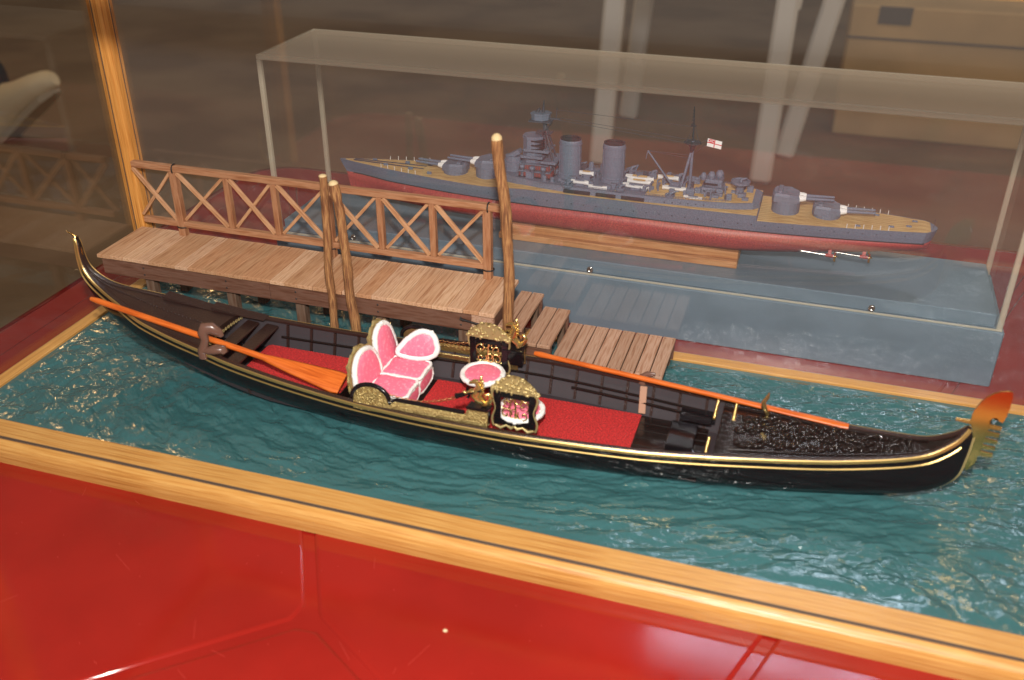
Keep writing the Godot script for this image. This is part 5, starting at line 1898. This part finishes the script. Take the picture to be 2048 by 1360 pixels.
	for p in [[Vector3(0.2590, 0.1080, SZ + 0.004), Vector3(0.2878, 0.1062, SZ)], [Vector3(0.2595, 0.1078, SZ + 0.004), Vector3(0.2878, 0.1040, SZ)], [Vector3(0.2885, 0.1275, SZ), Vector3(0.2838, 0.1152, SZ + 0.002)], [Vector3(0.2885, 0.1275, SZ), Vector3(0.2932, 0.1152, SZ + 0.002)], [Vector3(0.1930, 0.1290, SZ), Vector3(0.2880, 0.1262, SZ)], [Vector3(0.1950, 0.1225, SZ + 0.002), Vector3(0.2880, 0.1150, SZ + 0.002)], [Vector3(0.1950, 0.1225, SZ - 0.003), Vector3(0.2880, 0.1160, SZ - 0.003)], [Vector3(0.4490, 0.0722, SZ), Vector3(0.4492, 0.0800, SZ)], [Vector3(0.2932, 0.1150, SZ), Vector3(0.2978, 0.1186, SZ)], [Vector3(0.2900, 0.1085, SZ), Vector3(0.2978, 0.1148, SZ)]]:
		mb.tube([p[0], p[1]], 0.00014, 4)
	part(mb, "rigging", M.ship_dark, mm)
	var fl := sub("ensign", t)
	var fx := Transform3D(Basis.from_euler(Vector3(0, -0.25, -0.06)), Vector3(0.2980, 0.1166, SZ))
	mb = Mb.new()
	mb.box(fx * T3(Vector3(0.0051, 0.0, 0)), Vector3(0.0102, 0.0054, 0.0002))
	part(mb, "cloth", M.flag_white, fl)
	mb = Mb.new()
	mb.box(fx * T3(Vector3(0.0051, 0.0, 0)), Vector3(0.01021, 0.0006, 0.00028))
	mb.box(fx * T3(Vector3(0.0051, 0.0, 0)), Vector3(0.0006, 0.00541, 0.00030))
	part(mb, "cross", M.flag_red, fl)
	mb = Mb.new()
	mb.box(fx * T3(Vector3(0.0027, 0.00145, 0)), Vector3(0.0040, 0.0022, 0.00027))
	part(mb, "canton", M.flag_red, fl)
	mb = Mb.new()
	for s in [1.0, -1.0]:
		mb.box(fx * T3(Vector3(0.0027, 0.00145, 0), Vector3(0, 0, s * 0.5)), Vector3(0.0043, 0.0003, 0.00030 if s > 0 else 0.00031))
	part(mb, "canton_saltire", M.flag_white, fl)
	# white boats
	for p in [[0.2180, 0.0868, 0.010, 0.0085, 0.0], [0.2150, 0.0822, 0.0165, 0.0105, 0.0], [0.2285, 0.0808, 0.0190, 0.0108, 0.02], [0.2545, 0.0850, 0.003, 0.0165, 0.05], [0.2550, 0.0838, 0.0075, 0.0140, 0.03], [0.2540, 0.0822, 0.0125, 0.0160, 0.04], [0.2800, 0.0822, 0.0085, 0.0140, 0.04], [0.2940, 0.0800, 0.0170, 0.0105, 0.05], [0.2730, 0.0840, -0.006, 0.0120, 0.0]]:
		var bo := sub("ship_boat", t)
		var rg2 := []
		var X := Transform3D(Basis.from_euler(Vector3(0, -p[4], 0)), Vector3(p[0], p[1] + 0.0034, SZ + p[2]))
		for k in 9:
			var f := k / 8.0
			var w: float = p[3] * 0.16 * pow(sin(clampf(f * 0.9 + 0.08, 0, 1) * PI), 0.6)
			var x: float = (f - 0.5) * p[3] * 1.2
			var sh := 0.0004 * pow(abs(f - 0.5) * 2.0, 2.0)
			rg2.append([X * Vector3(x, sh, w), X * Vector3(x, -0.0014, w * 0.85), X * Vector3(x, -0.0026, 0), X * Vector3(x, -0.0014, -w * 0.85), X * Vector3(x, sh, -w)])
		mb = Mb.new()
		mb.loft(rg2, true, true, false)
		part(mb, "boat_hull", M.ship_white, bo)
		mb = Mb.new()
		mb.box(X * T3(Vector3(0, 0.00045, 0)), Vector3(p[3] * 0.62, 0.0005, p[3] * 0.15), 0.0001)
		part(mb, "boat_cover", M.ship_grey if p[1] < 0.0835 else M.ship_deck, bo)
	# stays that carry the boats
	for p in [[0.2150, 0.0165, 0.0806], [0.2285, 0.0190, 0.0792], [0.2940, 0.0170, 0.0784], [0.2180, 0.010, 0.0852], [0.2540, 0.0125, 0.0806], [0.2545, 0.003, 0.0834], [0.2550, 0.0075, 0.0822], [0.2800, 0.0085, 0.0806], [0.2730, -0.006, 0.0824]]:
		mb = Mb.new()
		mb.bx(p[0] - 0.003, p[0] + 0.003, 0.0800, p[2] + 0.0034, SZ + p[1] - 0.0008, SZ + p[1] + 0.0008)
		part(mb, "boat_cradle", M.ship_grey, t)
	# screws and shafts
	for s in [1.0, -1.0]:
		for p in [[0.366, 0.3905, 0.0125, 0.0515], [0.386, 0.4125, 0.0070, 0.0512]]:
			var sh := sub("propeller_shaft", t)
			mb = Mb.new()
			mb.tube([Vector3(p[0], p[3] + 0.0008, SZ + s * p[2]), Vector3(p[1], p[3] - 0.0006, SZ + s * p[2])], 0.0008, 7)
			part(mb, "shaft", M.steel, sh)
			mb = Mb.new()
			mb.bar(Vector3(p[1] - 0.003, p[3] - 0.0004, SZ + s * p[2]), Vector3(p[1] - 0.003, p[3] + 0.0075, SZ + s * (p[2] - 0.003)), 0.0022, 0.0010)
			mb.tube([Vector3(p[1] - 0.0055, p[3] - 0.0003, SZ + s * p[2]), Vector3(p[1] - 0.0005, p[3] - 0.0006, SZ + s * p[2])], 0.0012, 7)
			part(mb, "bracket", M.ship_red, sh)
			mb = Mb.new()
			mb.ball(Vector3(p[1] + 0.0009, p[3] - 0.0006, SZ + s * p[2]), Vector3(0.0018, 0.0009, 0.0009), 8)
			for k in 3:
				var a := TAU * k / 3.0 + 0.4
				var bs := Basis(Vector3.RIGHT, a) * Basis(Vector3.UP, 0.6)
				mb.box(Transform3D(bs, Vector3(p[1] + 0.0006, p[3] - 0.0006, SZ + s * p[2]) + Basis(Vector3.RIGHT, a) * Vector3(0, 0.0020, 0)), Vector3(0.0004, 0.0030, 0.0022), 0.0001)
			part(mb, "propeller", M.brass_polished, sh)
	for k in 44:
		var f := 0.07 + 0.0205 * k
		if f > 0.96:
			break
		var b: float = hb(f)
		mb = Mb.new()
		mb.lathe([[0.0004, -0.0003], [0.00038, 0.00012], [0.0001, 0.00012]], 6, Transform3D(Basis(Vector3.RIGHT, Vector3.BACK, Vector3.DOWN), Vector3(BX + BL * f + 0.001, 0.0712, SZ + b * (0.965 if f > 0.1 else 0.8))))
		part(mb, "porthole", M.ship_black, t)

func turret(t: Node, x: float, deck: float, up: float, dir: float):
	var tt := sub("gun_turret", t)
	var y := deck + up
	var mb := Mb.new()
	mb.lathe([[0.0092, deck - 0.0004], [0.0092, y + 0.0024], [0.0001, y + 0.0024]], 20, T3(Vector3(x, 0, SZ)), false)
	part(mb, "barbette", M.ship_grey, tt)
	var rings := []
	var y0 := y + 0.0024
	var plan := [[-0.0095, 0.0040], [-0.0080, 0.0078], [0.0020, 0.0090], [0.0085, 0.0062], [0.0085, -0.0062], [0.0020, -0.0090], [-0.0080, -0.0078], [-0.0095, -0.0040]]
	for e in [[1.0, 0.0], [1.0, 0.0044], [0.90, 0.0060]]:
		var r := []
		for p in plan:
			var drop: float = 0.0014 if p[0] > 0.005 and e[1] > 0.001 else 0.0
			r.append(Vector3(x + dir * p[0] * e[0], y0 + e[1] - drop, SZ + p[1] * e[0]))
		rings.append(r)
	mb = Mb.new()
	mb.loft(rings, true, true, false)
	part(mb, "gun_house", M.ship_grey, tt)
	mb = Mb.new()
	mb.bx(x - dir * 0.006, x - dir * 0.003, y0 + 0.0058, y0 + 0.0072, SZ - 0.0068, SZ + 0.0068, 0.0003)
	part(mb, "rangefinder", M.ship_grey, tt)
	for s in [1.0, -1.0]:
		mb = Mb.new()
		mb.tube([Vector3(x + dir * 0.0080, y0 + 0.0024, SZ + s * 0.0028), Vector3(x + dir * 0.0105, y0 + 0.0026, SZ + s * 0.0028), Vector3(x + dir * 0.0125, y0 + 0.0027, SZ + s * 0.0028)], [0.0024, 0.0021, 0.0015], 10)
		part(mb, "blast_bag", M.ship_white, tt)
		mb = Mb.new()
		mb.tube([Vector3(x + dir * 0.0115, y0 + 0.0027, SZ + s * 0.0028), Vector3(x + dir * 0.020, y0 + 0.0031, SZ + s * 0.0028), Vector3(x + dir * 0.0305, y0 + 0.0036, SZ + s * 0.0028)], [0.0012, 0.0010, 0.0008], 9)
		part(mb, "barrel", M.ship_grey, tt)

# ---------------------------------------------------------------- blurred things behind
func background():
	# white plastic chair
	var t := thing("plastic_chair", Vector3(0.0, FY, -2.6), "white plastic garden chair standing on the floor beside the cardboard box", "chair")
	var sm := Mb.new()
	sm.box(T3(Vector3(0.0, -0.195, -2.6), Vector3(0, 0.08, 0)), Vector3(0.5, 0.03, 0.44), 0.012)
	part(sm, "seat", M.white_plastic, t)
	sm = Mb.new()
	sm.box(T3(Vector3(0.02, -0.02, -2.86), Vector3(-0.2, 0.08, 0)), Vector3(0.46, 0.44, 0.025), 0.01)
	part(sm, "backrest", M.white_plastic, t)
	for l in [[-0.255, -2.40, -0.275, -2.37], [0.235, -2.40, 0.225, -2.36], [-0.235, -2.80, -0.29, -2.88], [0.365, -2.62, 0.275, -2.62]]:
		sm = Mb.new()
		sm.bar(Vector3(l[0], -0.2, l[1]), Vector3(l[2], FY, l[3]), 0.05, 0.062, 0.010, Vector3.RIGHT)
		part(sm, "leg", M.white_plastic, t)
	for sx in [-1.0, 1.0]:
		sm = Mb.new()
		sm.bar(Vector3(sx * 0.26, -0.04, -2.84), Vector3(sx * 0.27, -0.06, -2.42), 0.05, 0.025, 0.008)
		sm.bar(Vector3(sx * 0.265, -0.07, -2.43), Vector3(sx * 0.25, -0.25, -2.43), 0.03, 0.04, 0.008, Vector3.RIGHT)
		part(sm, "armrest", M.white_plastic, t)
	# cardboard box
	var c := thing("cardboard_box", Vector3(0.86, FY, -3.0), "large closed cardboard box with dark tape patch on its side", "box")
	var mb := Mb.new()
	mb.bx(0.415, 1.32, FY, -0.31, -3.4, -2.9, 0.006)
	part(mb, "carton", M.cardboard, c)
	mb = Mb.new()
	mb.bx(0.413, 1.322, -0.415, -0.409, -2.901, -2.896)
	part(mb, "crease", M.tape, c)
	mb = Mb.new()
	mb.bx(0.50, 0.60, -0.365, -0.311, -2.9015, -2.895)
	part(mb, "tape", M.tape, c)
	# passer-by: one stepping foot and leg
	var at := Vector3(-2.24, FY, -1.99)
	var p := thing("person", at, "passer-by in dark trousers and pale suede shoes stepping past behind the table", "person")
	mb = Mb.new()
	var heel := Vector3(-2.23, FY - 0.005, -1.99)
	var sole := Vector3(0.80, 0.60, 0.02).normalized()
	var upn := (Vector3.UP - sole * sole.dot(Vector3.UP)).normalized()
	var ank := heel + sole * 0.06 + upn * 0.15
	var knee := ank + Vector3(-0.16, 0.38, 0.02)
	var hip := knee + Vector3(0.02, 0.44, 0.02)
	mb.tube([ank - Vector3(0, 0.03, 0), ank + Vector3(-0.01, 0.05, 0), ank.lerp(knee, 0.5), knee, knee.lerp(hip, 0.5), hip], [0.080, 0.082, 0.080, 0.078, 0.09, 0.10], 14)
	var hip2 := hip + Vector3(-0.12, 0.0, 0.1)
	var knee2 := hip2 + Vector3(-0.12, -0.43, 0.03)
	var ank2 := knee2 + Vector3(-0.22, -0.33, 0.05)
	mb.tube([hip2, knee2, ank2], [0.10, 0.068, 0.062], 14)
	mb.tube([hip.lerp(hip2, 0.5) - Vector3(0, 0.03, 0), hip.lerp(hip2, 0.5) + Vector3(0, 0.18, 0)], [0.14, 0.16], 14, true, 0.8)
	part(mb, "trousers", M.denim, p)
	for k in 2:
		var h: Vector3 = heel if k == 0 else ank2 - Vector3(0.05, 0.10, 0)
		var s: Vector3 = sole if k == 0 else Vector3(0.75, -0.5, -0.4).normalized()
		var un := (Vector3.UP - s * s.dot(Vector3.UP)).normalized()
		var sd := s.cross(un)
		var rg := []
		for q in [[-0.02, 0.030, 0.06], [0.0, 0.040, 0.10], [0.05, 0.043, 0.11], [0.11, 0.046, 0.095], [0.17, 0.050, 0.075], [0.24, 0.048, 0.06], [0.29, 0.036, 0.046], [0.31, 0.012, 0.03]]:
			var r := []
			for j in 12:
				var a := TAU * j / 12
				r.append(h + s * q[0] * 1.1 + sd * cos(a) * q[1] * 1.25 + un * (0.012 + (sin(a) * 0.5 + 0.5) * q[2] * 1.45))
			rg.append(r)
		mb = Mb.new()
		mb.loft(rg, true, true, true)
		var sh := part(mb, "shoe", M.suede, p)
		mb = Mb.new()
		rg = []
		for q in [[-0.024, 0.030], [0.0, 0.040], [0.10, 0.044], [0.18, 0.052], [0.27, 0.044], [0.318, 0.014]]:
			rg.append([h + s * q[0] + sd * q[1], h + s * q[0] + sd * q[1] + un * 0.02, h + s * q[0] - sd * q[1] + un * 0.02, h + s * q[0] - sd * q[1]])
		mb.loft(rg, true, true, false)
		part(mb, "sole", M.rubber, sh)
